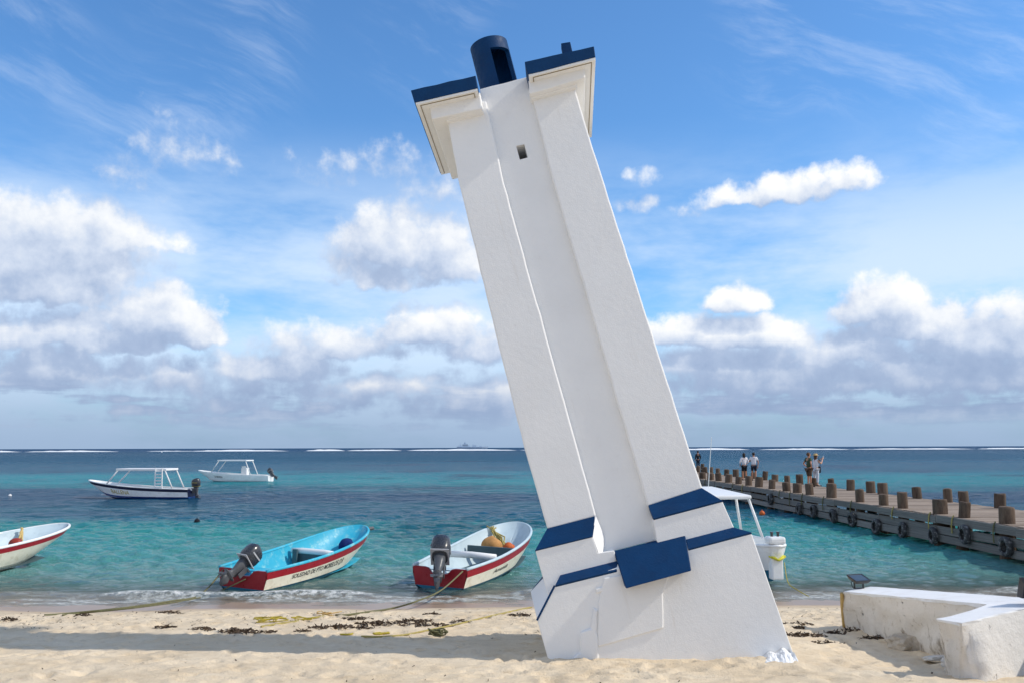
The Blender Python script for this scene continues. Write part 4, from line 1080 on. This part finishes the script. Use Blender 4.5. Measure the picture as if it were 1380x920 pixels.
# --- the boat cut by the left edge
b1 = at_y(88, 735, 25.6); H1 = Hull(6.0, 1.75, .46, .90, .95, strake=.14, blunt=3.0)
hd1 = R(62); s1 = Vector((b1.x - 6.0 * math.cos(hd1), b1.y - 6.0 * math.sin(hd1), 0))
B1 = boat('fishing_boat', (s1.x, s1.y, 0.0), hd1, H1, (PALEBL, RED, CREAM, CREAM, WHITE, SLATE), roll=R(3), pitch=R(.8), thwarts=((.30, .3, .2, PALEBL, .03), (.62, .4, .3, PALEBL, .03)))
tag(B1, 'red and cream fishing boat cut off by the left edge of the photo', 'boat', G_B)
outboard(B1, -.02, .46, R(20), 0, 1.0)
loose(B1, sack(None, 'red_buoy', Vector((4.45, -.15, .54)), (.16, .16, .16), paint('red_buoy', srgb(150, 52, 36), .5, .1, 4), 2), 'round red buoy lying in the boat at the left edge', 'buoy')
loose(B1, rope_heap(None, [(5.05, .50, .84), (5.0, .44, .74), (4.95, .36, .60), (4.9, .28, .48)], .022, paint('tan_rope', srgb(196, 170, 110), .85, .2, 20), 9, 5, .035), 'tan rope hanging inside the bow of the boat at the left edge', 'rope')
# --- moored boats with canopies
def canopy_boat(name, pb, ps, H, mats, roof, ladder, seed, label, group, lift=0.0, cow=COWL):
    hd = heading(ps, pb); root = boat(name, (ps.x, ps.y, lift), hd, H, mats, strake=mats[1] is not None and mats[1] is not mats[2], notch=.1)
    t0, t1, zt, th = roof
    bm = bmesh.new(); x0, x1 = t0 * H.L, t1 * H.L; w = H.B * .46
    box_bm(bm, ((x0 + x1) / 2, 0, zt), (x1 - x0, 2 * w, th), None, .03); bm_obj('canopy_roof', bm, TUBEW, root)
    for s_ in (-1, 1):
        for xa, xb in ((x0 + .12, x0 - .42), (x1 - .15, x1 + .62)):
            t = max(.03, min(.9, xb / H.L)); p = H.row(t, 6)
            bm = bmesh.new(); tube_bm(bm, [(xa, s_ * (w - .06), zt), (xb, s_ * (p.y - .03), p.z)], .042, 8); bm_obj('canopy_post', bm, TUBEW, root, smooth=True)
    if ladder:
        s_, xl = ladder; p = H.row(max(.05, xl / H.L), 6); yt, yb = s_ * (w + .03), s_ * (p.y - .02)
        lad = None; bm = bmesh.new()
        for dx in (-.22, .22): tube_bm(bm, [(xl + dx, yb, p.z), (xl + dx * .95, yt, zt + .08)], .04, 8)
        lad = bm_obj('ladder', bm, TUBEW, root)
        for k in range(6):
            f = (k + .5) / 6; bm = bmesh.new(); tube_bm(bm, [(xl - .22, yb + (yt - yb) * f, p.z + (zt - p.z) * f), (xl + .22, yb + (yt - yb) * f, p.z + (zt - p.z) * f)], .034, 6); bm_obj('rung', bm, TUBEW, lad)
    tag(root, label, 'boat', group); return root
GM = 'moored boats with white canopies'
pb, ps = at_z(128, 668, 0), at_z(259, 670.5, 0); pb.y = ps.y + .5
Hn = Hull(6.55, 1.9, .56, 1.08, .9, strake=.18, blunt=2.2)
Bn = canopy_boat('canopy_boat', pb, ps, Hn, (WHITE, NAVY, WHITE, BLUEB, WHITE, WHITE), (.20, .68, 1.74, .13), (1, 1.75), 1, 'navy striped white motorboat with a long canopy and ladder, moored', GM)
outboard(Bn, -.03, .45, R(5), 0, 1.05, cow=COWL, trim=ROPE_Y)
lettering(Bn, Hn, 'BALLENA', .55, .74, 3.6, 4.7, 1, INKY)
pb, ps = at_z(276, 646.5, 0), at_z(365, 648.2, 0); pb.y = ps.y + .8
Hw = Hull(6.9, 1.9, .55, 1.00, .9, strake=.13, blunt=2.2)
Bw = canopy_boat('canopy_boat', pb, ps, Hw, (WHITE, WHITE, WHITE, WHITE, WHITE, WHITE), (.29, .69, 1.90, .12), None, 2, 'plain white motorboat with a short canopy, moored farther out', GM)
outboard(Bw, -.03, .52, R(42), 0, .95)
lettering(Bw, Hw, 'LA MORENA', .62, .74, 4.0, 4.7, 1, INK)
bm = bmesh.new(); box_bm(bm, (2.45, 0, .85), (.55, .6, .75), None, .05); bm_obj('console', bm, TUBEW, Bw)
bm = bmesh.new(); box_bm(bm, (2.45, .32, 1.28), (.4, .03, .22), None, .01); bm_obj('windscreen', bm, TUBEW, Bw)
# --- white boat behind the lighthouse, its bow towards the beach
pb, ps = place(1046, 789), at_y(948, 735, 25.5)
Hh = Hull(6.4, 1.45, .70, .84, .35, strake=.12, blunt=2.2, keel_rise=.25)
Bh = empty('white_canopy_boat', (0, 0, 0))
bpy.data.objects.remove(Bh)
hd = heading(ps, pb); st = Vector((pb.x - 6.2 * math.cos(hd), pb.y - 6.2 * math.sin(hd), 0))
Bh = boat('canopy_boat', (st.x, st.y, .02), hd, Hh, (WHITE, WHITE, WHITE, TEAL, WHITE, WHITE), strake=False)
tag(Bh, 'white boat half hidden behind the lighthouse, with a canopy and square bow post', 'boat', GM)
bm = bmesh.new(); box_bm(bm, (6.22, 0, .55), (.22, .26, .85), None, .03); box_bm(bm, (6.22, 0, .96), (.34, .38, .16), None, .05); bp_ = bm_obj('bow_post', bm, WHITE, Bh)
for s_ in (-.07, .07):
    bm = bmesh.new(); tube_bm(bm, [(6.22, s_, 1.03), (6.22, s_, 1.10), (6.22, s_, 1.14)], [.03, .03, .045], 8); bm_obj('cleat', bm, COWL, bp_)
RF = 1.80
bm = bmesh.new(); box_bm(bm, (2.25, 0, RF), (2.9, 1.0, .10), Matrix.Rotation(R(2), 3, 'Y'), .04); bm_obj('canopy_roof', bm, TUBEW, Bh)
for x_, xb_ in ((1.0, .7), (3.55, 3.9), (2.7, 2.5)):
    for s_ in (-1, 1):
        bm = bmesh.new(); tube_bm(bm, [(x_, s_ * .45, RF - .05), (xb_, s_ * .66, .78)], .035, 8); bm_obj('canopy_post', bm, TUBEW, Bh, smooth=True)
bm = bmesh.new(); tube_bm(bm, [(.35, .5, RF - .4), (.85, .5, RF + 1.45)], [.016, .009], 6); bm_obj('antenna', bm, TUBEW, Bh)
rp = rope_heap(None, [(6.36, -.16, .62), (6.38, .0, .56), (6.36, .15, .62)], .02, paint('lemon_rope', srgb(206, 200, 60), .7, .1, 20), 5, 4, .03); loose(Bh, rp, 'lemon yellow rope wound round the bow post behind the lighthouse', 'rope')
outboard(Bh, -.03, .55, R(10), 0, 1.0)

# ------------------------------------------------------------------ people on the pier
def skin_mesh(name, joints, edges, mat, parent, sub=1, root='pelvis'):
    names = list(joints); idx = {k: i for i, k in enumerate(names)}
    me = bpy.data.meshes.new(name); me.from_pydata([joints[k][0] for k in names], [(idx[a], idx[b]) for a, b in edges], []); me.update()
    o = bpy.data.objects.new(name, me); COL.objects.link(o)
    o.modifiers.new('skin', 'SKIN').use_smooth_shade = True
    sv = me.skin_vertices[0].data
    for k in names:
        r = joints[k][1]; sv[idx[k]].radius = (r, r) if not isinstance(r, tuple) else r
        sv[idx[k]].use_root = (k == root)
    o.modifiers.new('sub', 'SUBSURF').levels = sub; o.modifiers['sub'].render_levels = sub
    bpy.context.view_layer.update()
    m2 = bpy.data.meshes.new_from_object(o.evaluated_get(bpy.context.evaluated_depsgraph_get()))
    o.modifiers.clear(); o.data = m2; m2.name = name; m2.materials.clear(); m2.materials.append(mat)
    m2.polygons.foreach_set('use_smooth', [True] * len(m2.polygons))
    o.parent = parent; return o
SKIN1 = paint('skin_tanned', srgb(186, 132, 104), .6, .05, 5); SKIN2 = paint('skin_light', srgb(206, 158, 132), .6, .05, 5)
HAIR = paint('dark_hair', srgb(38, 27, 22), .6, .2, 20); HAIRB = paint('brown_hair', srgb(92, 62, 40), .6, .2, 20)
SHIRTW = paint('white_cotton', (.72, .71, .74), .9, .06, 5, .3, 30); SHIRTG = paint('olive_cotton', srgb(62, 78, 58), .9, .1, 5, .3, 30)
DARKC = paint('black_cotton', srgb(24, 26, 34), .9, .1, 5, .3, 30); DENIM = paint('dark_navy_cotton', srgb(28, 32, 48), .9, .1, 5, .3, 30); OLIVE = paint('brown_cotton', srgb(88, 70, 56), .9, .1, 5)
PALE = paint('pale_trousers', srgb(200, 204, 212), .9, .08, 5); STRAW = paint('straw_hat', srgb(190, 160, 110), .9, .1, 10)
def person(p, rz, h, label, skin, hair, longhair, top, bottom, sleeves, legs_to, arms, stance=.09, hat=None, lean=0.0, back_leg=0.0):
    """one figure facing local +Y; arms = (left elbow, left hand, right elbow, right hand) in metres for a height of 1.7"""
    root = empty('person', p, rz); root.scale = (h / 1.7,) * 3
    V = Vector
    J = {'pelvis': (V((0, 0, .93)), (.135, .10)), 'waist': (V((0, .01 + lean * .3, 1.08)), (.12, .09)), 'chest': (V((0, lean * .7, 1.27)), (.15, .105)),
         'neck0': (V((0, lean, 1.42)), (.085, .065)), 'neck': (V((0, lean + .01, 1.48)), .05), 'head0': (V((0, lean + .03, 1.545)), (.066, .075)), 'head': (V((0, lean + .02, 1.61)), (.076, .09)), 'crown': (V((0, lean + .01, 1.665)), (.058, .07)),
         'nose': (V((0, lean + .125, 1.585)), .012)}
    E = [('pelvis', 'waist'), ('waist', 'chest'), ('chest', 'neck0'), ('neck0', 'neck'), ('neck', 'head0'), ('head0', 'head'), ('head', 'crown'), ('head', 'nose')]
    for s, n, el, ha in ((-1, 'l', arms[0], arms[1]), (1, 'r', arms[2], arms[3])):
        b = back_leg if s > 0 else 0
        J.update({n + 'sh': (V((s * .175, lean * .9, 1.39)), .056), n + 'el': (V(el), .040), n + 'wr': (V(ha), .027)})
        d = (V(ha) - V(el)).normalized(); pm = V(ha) + d * .06; J[n + 'pa'] = (pm, (.036, .02))
        E += [('chest', n + 'sh'), (n + 'sh', n + 'el'), (n + 'el', n + 'wr'), (n + 'wr', n + 'pa')]
        side = d.orthogonal().normalized(); cur = d.cross(side)
        for k, (o, L) in enumerate(((-.027, .065), (-.009, .078), (.009, .072), (.027, .055))):
            q = pm + side * o + d * .035; J[f'{n}f{k}'] = (q + d * L * .5 + cur * .006, .009); J[f'{n}g{k}'] = (q + d * L + cur * .02, .0075)
            E += [(n + 'pa', f'{n}f{k}'), (f'{n}f{k}', f'{n}g{k}')]
        J[n + 't0'] = (pm + side * .045 - d * .0, .011); J[n + 't1'] = (pm + side * .06 + d * .04, .009); E += [(n + 'pa', n + 't0'), (n + 't0', n + 't1')]
        J.update({n + 'hip': (V((s * stance, 0, .86)), .088), n + 'kn': (V((s * (stance + .01), .02 - b * .35, .49)), .056), n + 'an': (V((s * (stance + .015), -.01 - b, .085 + b * .25)), .036), n + 'to': (V((s * (stance + .03), .15 - b, .035 + b * .15)), .033)})
        E += [('pelvis', n + 'hip'), (n + 'hip', n + 'kn'), (n + 'kn', n + 'an'), (n + 'an', n + 'to')]
    skin_mesh('body', J, E, skin, root)
    # shirt
    K = {'pelvis': (V((0, 0, .90)), (.162, .125)), 'waist': (J['waist'][0], (.150, .115)), 'chest': (J['chest'][0], (.172, .128)), 'neck0': (J['neck0'][0] - V((0, 0, .005)), (.09, .075))}
    F = [('pelvis', 'waist'), ('waist', 'chest'), ('chest', 'neck0')]
    for n in 'lr':
        a, b = J[n + 'sh'][0], J[n + 'el'][0]; K[n + 'sh'] = (a, .072); K[n + 'sl'] = (a.lerp(b, min(1, sleeves)), .062); F += [('chest', n + 'sh'), (n + 'sh', n + 'sl')]
        if sleeves > 1: K[n + 'cu'] = (b.lerp(J[n + 'wr'][0], sleeves - 1), .044); F += [(n + 'sl', n + 'cu')]
    skin_mesh('shirt', K, F, top, root)
    K = {'pelvis': (V((0, 0, .93)), (.158, .122))}; F = []
    for n in 'lr':
        hp, kn, an = (J[n + k][0] for k in ('hip', 'kn', 'an')); K[n + 'hip'] = (hp, .106); F.append(('pelvis', n + 'hip'))
        if legs_to <= 1: K[n + 'kn'] = (hp.lerp(kn, legs_to), .088); F.append((n + 'hip', n + 'kn'))
        else: K[n + 'kn'] = (kn, .074); K[n + 'an'] = (kn.lerp(an, legs_to - 1), .058); F += [(n + 'hip', n + 'kn'), (n + 'kn', n + 'an')]
    skin_mesh('trousers' if legs_to > 1 else 'shorts', K, F, bottom, root)
    # hair, ears, eyes, mouth
    hc = V((0, lean + .005, 1.625)); bm = bmesh.new(); bmesh.ops.create_uvsphere(bm, u_segments=18, v_segments=12, radius=1)
    for v in bm.verts:
        d = v.co.copy(); k = V((d.x * .092, d.y * .108, d.z * .10))
        if d.y > .35 and d.z < .45: k *= .80
        if d.z < -.1: k = V((k.x, min(k.y, .02) if d.y > 0 else k.y, k.z * (3.6 if longhair else 1.0)))
        v.co = hc + k
    bm_obj('hair', bm, hair, root, smooth=True)
    for s in (-1, 1):
        bm = bmesh.new(); bmesh.ops.create_icosphere(bm, subdivisions=2, radius=.011, matrix=Matrix.Translation((s * .032, lean + .098, 1.612))); bm_obj('eye', bm, HAIR, root)
        if not longhair:
            bm = bmesh.new(); bmesh.ops.create_icosphere(bm, subdivisions=2, radius=.022, matrix=Matrix.Translation((s * .084, lean + .01, 1.59)) @ Matrix.Diagonal((.5, .8, 1.3, 1))); bm_obj('ear', bm, skin, root)
    bm = bmesh.new(); box_bm(bm, (0, lean + .094, 1.545), (.045, .02, .010), None, .003); bm_obj('mouth', bm, RED, root)
    if hat:
        bm = bmesh.new(); loft_bm(bm, [[V((r * math.cos(a), r * 1.1 * math.sin(a) + lean, z)) for a in [2 * math.pi * k / 20 for k in range(20)]] for r, z in ((.19, 1.655), (.185, 1.665), (.105, 1.675), (.10, 1.73), (.075, 1.755))]); bm_obj('hat', bm, hat, root, smooth=True)
    for s, n in ((-1, 'l'), (1, 'r')):
        bm = bmesh.new(); a, t = J[n + 'an'][0], J[n + 'to'][0]; d = (t - a); d.z = 0; d.normalize()
        c = (a + t) / 2 + d * .02; c.z = min(a.z, t.z) - .005
        box_bm(bm, c, (.09, .27, .045), Matrix((d.cross(V((0, 0, 1))), d, V((0, 0, 1)))).transposed(), .015); bm_obj('shoe', bm, DARKC, root)
    tag(root, label, 'person'); return root
def on_deck(u, v): return at_z(u, v, DECK) + Vector((0, 0, .0))
rel = ((-.27, -.02, 1.12), (-.24, .08, .88), (.27, -.02, 1.12), (.25, .08, .88))
person(on_deck(1003.5, 646.5), R(12), 1.66, 'person with long dark hair, white shirt and dark shorts seen from behind on the pier', SKIN1, HAIR, True, SHIRTW, DARKC, 1.6, .85, ((-.28, -.03, 1.14), (-.22, .12, .95), (.28, -.03, 1.14), (.2, .16, 1.0)))
person(on_deck(1016.5, 647), R(-10), 1.70, 'short-haired person in white shirt and black shorts looking out to sea, hand at chin', SKIN1, HAIR, False, SHIRTW, DENIM, .7, .8, ((-.26, .05, 1.13), (-.05, .16, 1.38), (.27, -.02, 1.12), (.25, .08, .88)))
person(on_deck(1091, 655.5), R(-75), 1.74, 'person in olive shirt and brown shorts, hand on hip, beside the pier edge', SKIN1, HAIRB, False, SHIRTG, OLIVE, .6, .95, ((-.36, -.08, 1.15), (-.2, .06, .98), (.36, -.1, 1.15), (.2, .04, .98)))
PD = person(on_deck(1100, 654.5), R(-70), 1.64, 'person in white top and pale trousers raising a phone, straw hat on', SKIN2, HAIRB, True, SHIRTW, PALE, .5, 1.8, ((-.22, .22, 1.22), (-.1, .42, 1.42), (.24, .2, 1.2), (.08, .42, 1.45)), back_leg=.0, hat=STRAW, lean=.03, stance=.12)
person(on_deck(941, 632.5), R(20), 1.70, 'lone person in dark clothes at the seaward end of the pier', SKIN1, HAIR, False, DARKC, DENIM, 1.7, 1.9, rel)
bm = bmesh.new(); box_bm(bm, (0, 0, 0), (.30, .14, .34), None, .05)
tube_bm(bm, [(-.12, 0, .15), (-.14, .0, .40), (-.06, .02, .62), (.06, .02, .62), (.14, 0, .40), (.12, 0, .15)], .014, 6)
bag = bm_obj('shoulder_bag', bm, DARKC); q = on_deck(1101.5, 654.3); bag.location = (q.x + .0, q.y - .20, DECK + .86); tag(bag, 'black shoulder bag hanging at the side of the person with the phone', 'bag')
bm = bmesh.new(); box_bm(bm, (0, 0, 0), (.075, .012, .15), None, .004); ph = bm_obj('phone', bm, TUBEW)
M = Matrix.Translation(on_deck(1100, 654.5)) @ Matrix.Rotation(R(-70), 4, 'Z'); ph.location = M @ Vector((0, .52, 1.50)); ph.rotation_euler = (0, 0, R(-70)); tag(ph, 'white phone held up by the person in the straw hat', 'phone')

# ------------------------------------------------------------------ ropes, weed, buoys, far ship
def curve_pts(pts, n=10):
    """smooth run through the given points (Catmull-Rom)"""
    P = [pts[0]] + list(pts) + [pts[-1]]; out = []
    for i in range(1, len(P) - 2):
        for k in range(n):
            t = k / n; a, b, c, d = P[i - 1], P[i], P[i + 1], P[i + 2]
            out.append(.5 * ((2 * b) + (c - a) * t + (2 * a - 5 * b + 4 * c - d) * t * t + (3 * b - a - 3 * c + d) * t ** 3))
    return out + [pts[-1]]
def rope(name, pts, rad, mat, label, jitter=0.0, strands=1):
    bm = bmesh.new(); rg = random.Random(len(pts) * 7 + int(pts[0].x * 100))
    for s_ in range(strands):
        q = [Vector(p) + Vector((rg.gauss(0, jitter), rg.gauss(0, jitter), 0)) * (1 if 0 < i < len(pts) - 1 else 0) for i, p in enumerate(pts)]
        tube_bm(bm, curve_pts(q, 12), rad, 8)
    return tag(bm_obj(name, bm, mat, None, smooth=True), label, 'rope', 'mooring ropes on the beach')
OS = lambda u, v: on_sand(u, v) + Vector((0, 0, .012))
bpy.context.view_layer.update()
st2 = B2.matrix_world @ Vector((-.02, .50, .38)); st2b = B2.matrix_world @ Vector((-.02, -.1, .25))
rope('mooring_rope', [st2, at_y(270, 800.5, st2.y - .9), at_y(232, 809, 18.0), at_y(170, 818, 17.0), OS(90, 827), OS(60, 829)], .016, ROPE_G, 'long green mooring rope from the turquoise boat\'s stern to the sand at left')
rope('mooring_rope', [st2b, at_y(285, 800, st2.y - .5), at_y(240, 810, 17.8), at_y(180, 818.5, 16.9), OS(110, 826.5), OS(84, 829)], .013, ROPE_G, 'thinner olive mooring rope running just under the longer one at left')
st3 = B3.matrix_world @ Vector((-.04, -.55, .42))
rope('mooring_rope', [st3, at_y(594, 795, 18.9), at_y(560, 810, 17.6), OS(528, 820), OS(495, 825), OS(466, 829), OS(452, 829)], .016, ROPE_G, 'green mooring rope from the pale grey boat\'s stern to the beach')
rope('mooring_rope', [OS(716, 818.5), OS(690, 824), OS(655, 832), OS(618, 841), OS(573, 850.5), OS(545, 856), OS(514, 858.5), OS(487, 858)], .014, ROPE_Y, 'yellow rope lying across the sand from the lighthouse to the weed')
ROPE_L = paint('lemon_yellow_rope', srgb(178, 160, 58), .75, .2, 20, .5, 100)
sth = Bh.matrix_world @ Vector((6.4, .12, .5))
rope('mooring_rope', [sth, at_y(1062, 784, sth.y - .4), at_y(1074, 794, sth.y - .9), OS(1090, 804)], .009, ROPE_L, 'lemon yellow mooring rope from the bow post down to the sand')
def tangle(name, p, r, mat, n, label, flat=.45, rad=.008, stretch=1.6, seed=1):
    rg = random.Random(seed); bm = bmesh.new(); q = []
    for i in range(n):
        a = rg.uniform(0, 6.28); k = r * rg.random() ** .5
        x, y = k * math.cos(a) * stretch, k * math.sin(a); q.append(Vector((x, y, sh(p.x + x, p.y + y) - p.z + rg.uniform(.01, r * flat))))
    tube_bm(bm, curve_pts(q, 6), rad, 6); o = bm_obj(name, bm, mat, None, smooth=True); o.location = p; tag(o, label, 'rope', 'mooring ropes on the beach'); return o
tangle('rope_tangle', on_sand(364, 838), .19, ROPE_L, 16, 'bright yellow tangle of rope on the sand below the turquoise boat', seed=3)
tangle('rope_tangle', on_sand(408, 836), .17, ROPE_L, 13, 'second yellow rope tangle, right of the brightest one', seed=4)
tangle('rope_tangle', on_sand(444, 829), .16, paint('pale_rope', srgb(200, 168, 110), .9, .2, 20), 18, 'pale tan tangle of rope at the end of the grey boat\'s line', seed=6)
rope('mooring_rope', [OS(352, 845), OS(380, 840.5), OS(400, 838), OS(420, 833.5), OS(440, 830)], .018, ROPE_Y, 'short yellow rope joining the tangles on the sand')
tangle('rope_tangle', on_sand(590, 857), .12, ROPE_G, 36, 'dark green knotted rope heap left of the lighthouse\'s foot', .9, .010, 1.3, 8)
tangle('rope_tangle', on_sand(469, 856), .07, ROPE_L, 16, 'small yellow rope end lying in front of the weed', .4, .012, 1.6, 9)
tangle('rope_tangle', on_sand(512, 855), .08, ROPE_L, 16, 'small yellow rope end between the weed and the green heap', .4, .012, 1.6, 12)
WEED = paint('dry_weed', (.075, .050, .032), .95, .4, 12)
def weed_clump(name, p, rx, ry, seed, n, hmax=.045):
    rg = random.Random(seed); V = []; Fc = []
    for i in range(n):
        a = rg.uniform(0, 6.28); k = rg.random() ** .6; x, y = k * math.cos(a) * rx, k * math.sin(a) * ry
        z = sh(p.x + x, p.y + y) - p.z + rg.uniform(.0, hmax) * (1.1 - k); d = Vector((rg.gauss(0, 1), rg.gauss(0, 1), rg.gauss(0, .45))).normalized() * rg.uniform(.02, .06); w = Vector((rg.gauss(0, 1), rg.gauss(0, 1), rg.gauss(0, .7))).normalized() * rg.uniform(.006, .016)
        c = Vector((x, y, z)); b = len(V); m = c + Vector((rg.gauss(0, .008), rg.gauss(0, .008), rg.uniform(0, .012)))
        V += [c - d - w, c - d + w, m + w * 1.2, m - w * 1.2, c + d + w * .5, c + d - w * .5]; Fc += [(b, b + 1, b + 2, b + 3), (b + 3, b + 2, b + 4, b + 5)]
    o = mesh_obj(name, V, Fc, WEED); o.location = p; return o
WL = [(482, 834, .26, .16, 'clump of dark dry seaweed nearest the pale grey boat\'s rope end'), (512.5, 841, .42, .24, 'largest dark heap of seaweed in the middle of the beach'), (557, 837, .32, .16, 'flat dark seaweed patch right of the largest heap'), (575, 842.5, .42, .17, 'long dark seaweed streak behind the green rope heap'),
      (459, 845, .22, .20, 'dark seaweed clump left of the largest heap'), (434, 846, .22, .12, 'thin seaweed patch between the yellow tangles and the dark heaps'), (335, 852, .42, .14, 'long dark seaweed streak below the yellow rope tangle'), (316, 850, .24, .16, 'dark seaweed clump at the left end of the long streak'),
      (272, 848, .18, .12, 'small seaweed tuft left of the long streak'), (222, 845, .16, .09, 'small seaweed tuft in the shadow on the left'), (226, 825.5, .26, .07, 'thin seaweed line close to the wet sand at left'), (112, 829.5, .16, .07, 'small seaweed wisp beside the rope ends at far left'), (11, 835, .16, .10, 'seaweed tuft at the left edge of the photo'),
      (1083, 856, .34, .16, 'largest dark seaweed heap between the lighthouse and the wall'), (1124, 853, .16, .07, 'small seaweed patch at the left of the low wall'), (1116, 867, .28, .06, 'thin seaweed streak below the heap beside the wall'), (1072, 841, .30, .07, 'thin seaweed line right of the lighthouse'),
      (1076, 846, .10, .08, 'small seaweed tuft right of the lighthouse'), (1150, 849, .20, .10, 'dark seaweed caught at the wall\'s left corner'), (1183, 860, .26, .10, 'dark seaweed along the wall left of the rubble'), (582, 828, .16, .08, 'small seaweed patch nearest the wet sand under the grey boat'),
      (699, 829, .20, .10, 'seaweed patch close to the lighthouse\'s left side'), (621, 838, .16, .06, 'seaweed wisp on the yellow rope near the lighthouse'), (489, 846.5, .16, .07, 'small seaweed wisp below the largest heap'), (408, 851, .14, .08, 'seaweed crumb below the second yellow tangle')]
for i, (u, v, rx, ry, lb) in enumerate(WL):
    o = weed_clump('seaweed_clump', on_sand(u, v), rx, ry, 40 + i, int(1700 * rx * ry) + 22); tag(o, lb, 'seaweed', 'dry seaweed on the beach')
# crumbs nobody could count
V = []; Fc = []; rg = random.Random(77)
for i in range(900):
    x = rg.uniform(-11, 8.5); d = abs(rg.gauss(2.6, 1.2)) + 1.0 if rg.random() < .72 else rg.uniform(2, 11)
    y = float(shore_y(np.array(x))) - d
    if y < 7 or fbm(np.array([x * .8]), np.array([y * 1.4]), 3, 44)[0] < .5: continue
    z = sh(x, y) + .006; a = rg.uniform(0, 3.14); l, w = rg.uniform(.008, .03) , rg.uniform(.003, .010); c, s_ = math.cos(a), math.sin(a); b = len(V)
    V += [(x - l * c - w * s_, y - l * s_ + w * c, z), (x - l * c + w * s_, y - l * s_ - w * c, z), (x + l * c + w * s_, y + l * s_ - w * c, z + .008), (x + l * c - w * s_, y + l * s_ + w * c, z + .014)]; Fc.append((b, b + 1, b + 2, b + 3))
o = mesh_obj('seaweed_crumbs', V, Fc, WEED); tag(o, 'scattered crumbs of dry seaweed over the sand', 'seaweed', kind='stuff')
def buoy(u, v, r, mat, label):
    p = at_z(u, v, 0); bm = bmesh.new(); loft_bm(bm, [[Vector((q * math.cos(a), q * math.sin(a), z)) for a in [2 * math.pi * k / 14 for k in range(14)]] for q, z in ((r * .5, -r * .8), (r * .95, -r * .3), (r, 0), (r * .9, r * .45), (r * .55, r * .85), (r * .14, r), (r * .12, r * 1.3))])
    o = bm_obj('mooring_buoy', bm, mat, None, smooth=True); o.location = (p.x, p.y, .04); tag(o, label, 'buoy', 'buoys on the water')
buoy(13.5, 668.5, .11, TUBEW, 'small white buoy on the water near the left edge'); buoy(218, 609, .5, TUBEW, 'tiny white buoy far out above the navy striped boat')
buoy(265.5, 703.5, .12, DARKC, 'small dark buoy on the water above the turquoise boat'); buoy(1027, 692.5, .13, ORANGE, 'orange float on the water between the white boat and the pier')
# navy ship on the horizon
SHIPM = paint('ship_grey', srgb(190, 206, 222), .7, .05, .05); SHIPD = paint('ship_dark_grey', srgb(160, 180, 204), .7, .05, .05)
def ship():
    y = 3600.0; c = at_y(637, 603, y); k = y / F_PX; root = empty('far_ship', (c.x, y, 0)); px = lambda a: (a - 637) * k
    bm = bmesh.new(); x0, x1 = px(614), px(661)
    loft_bm(bm, [[Vector((x, -w, 0)), Vector((x, w, 0)), Vector((x + e, w * 1.2, h)), Vector((x + e, -w * 1.2, h))] for x, w, h, e in ((x0, 4, 9, -3), (x0 + 20, 8, 8, 0), (x1 - 30, 7, 7, 0), (x1 - 6, 1, 10, 4))]); bm_obj('hull', bm, SHIPM, root)
    for a, b, h, z in ((616, 633, 7, 11), (622, 630, 9, 17), (636, 643, 8, 11), (646, 651, 4, 10)):
        bm = bmesh.new(); box_bm(bm, (px((a + b) / 2), 0, z), ((b - a) * k, 9, h)); bm_obj('superstructure', bm, SHIPM, root)
    for a, h in ((625.5, 36), (619, 26), (639, 24)):
        bm = bmesh.new(); tube_bm(bm, [(px(a), 0, 10), (px(a), 0, h)], [1.6, .5], 6); bm_obj('mast', bm, SHIPD, root)
    bm = bmesh.new(); box_bm(bm, (px(625.5), 0, 25), (5, 5, 8)); bm_obj('radar_housing', bm, SHIPD, root)
    root.scale = (.9, 1, .8)
    tag(root, 'grey ship far out on the horizon left of the lighthouse', 'ship')
ship()
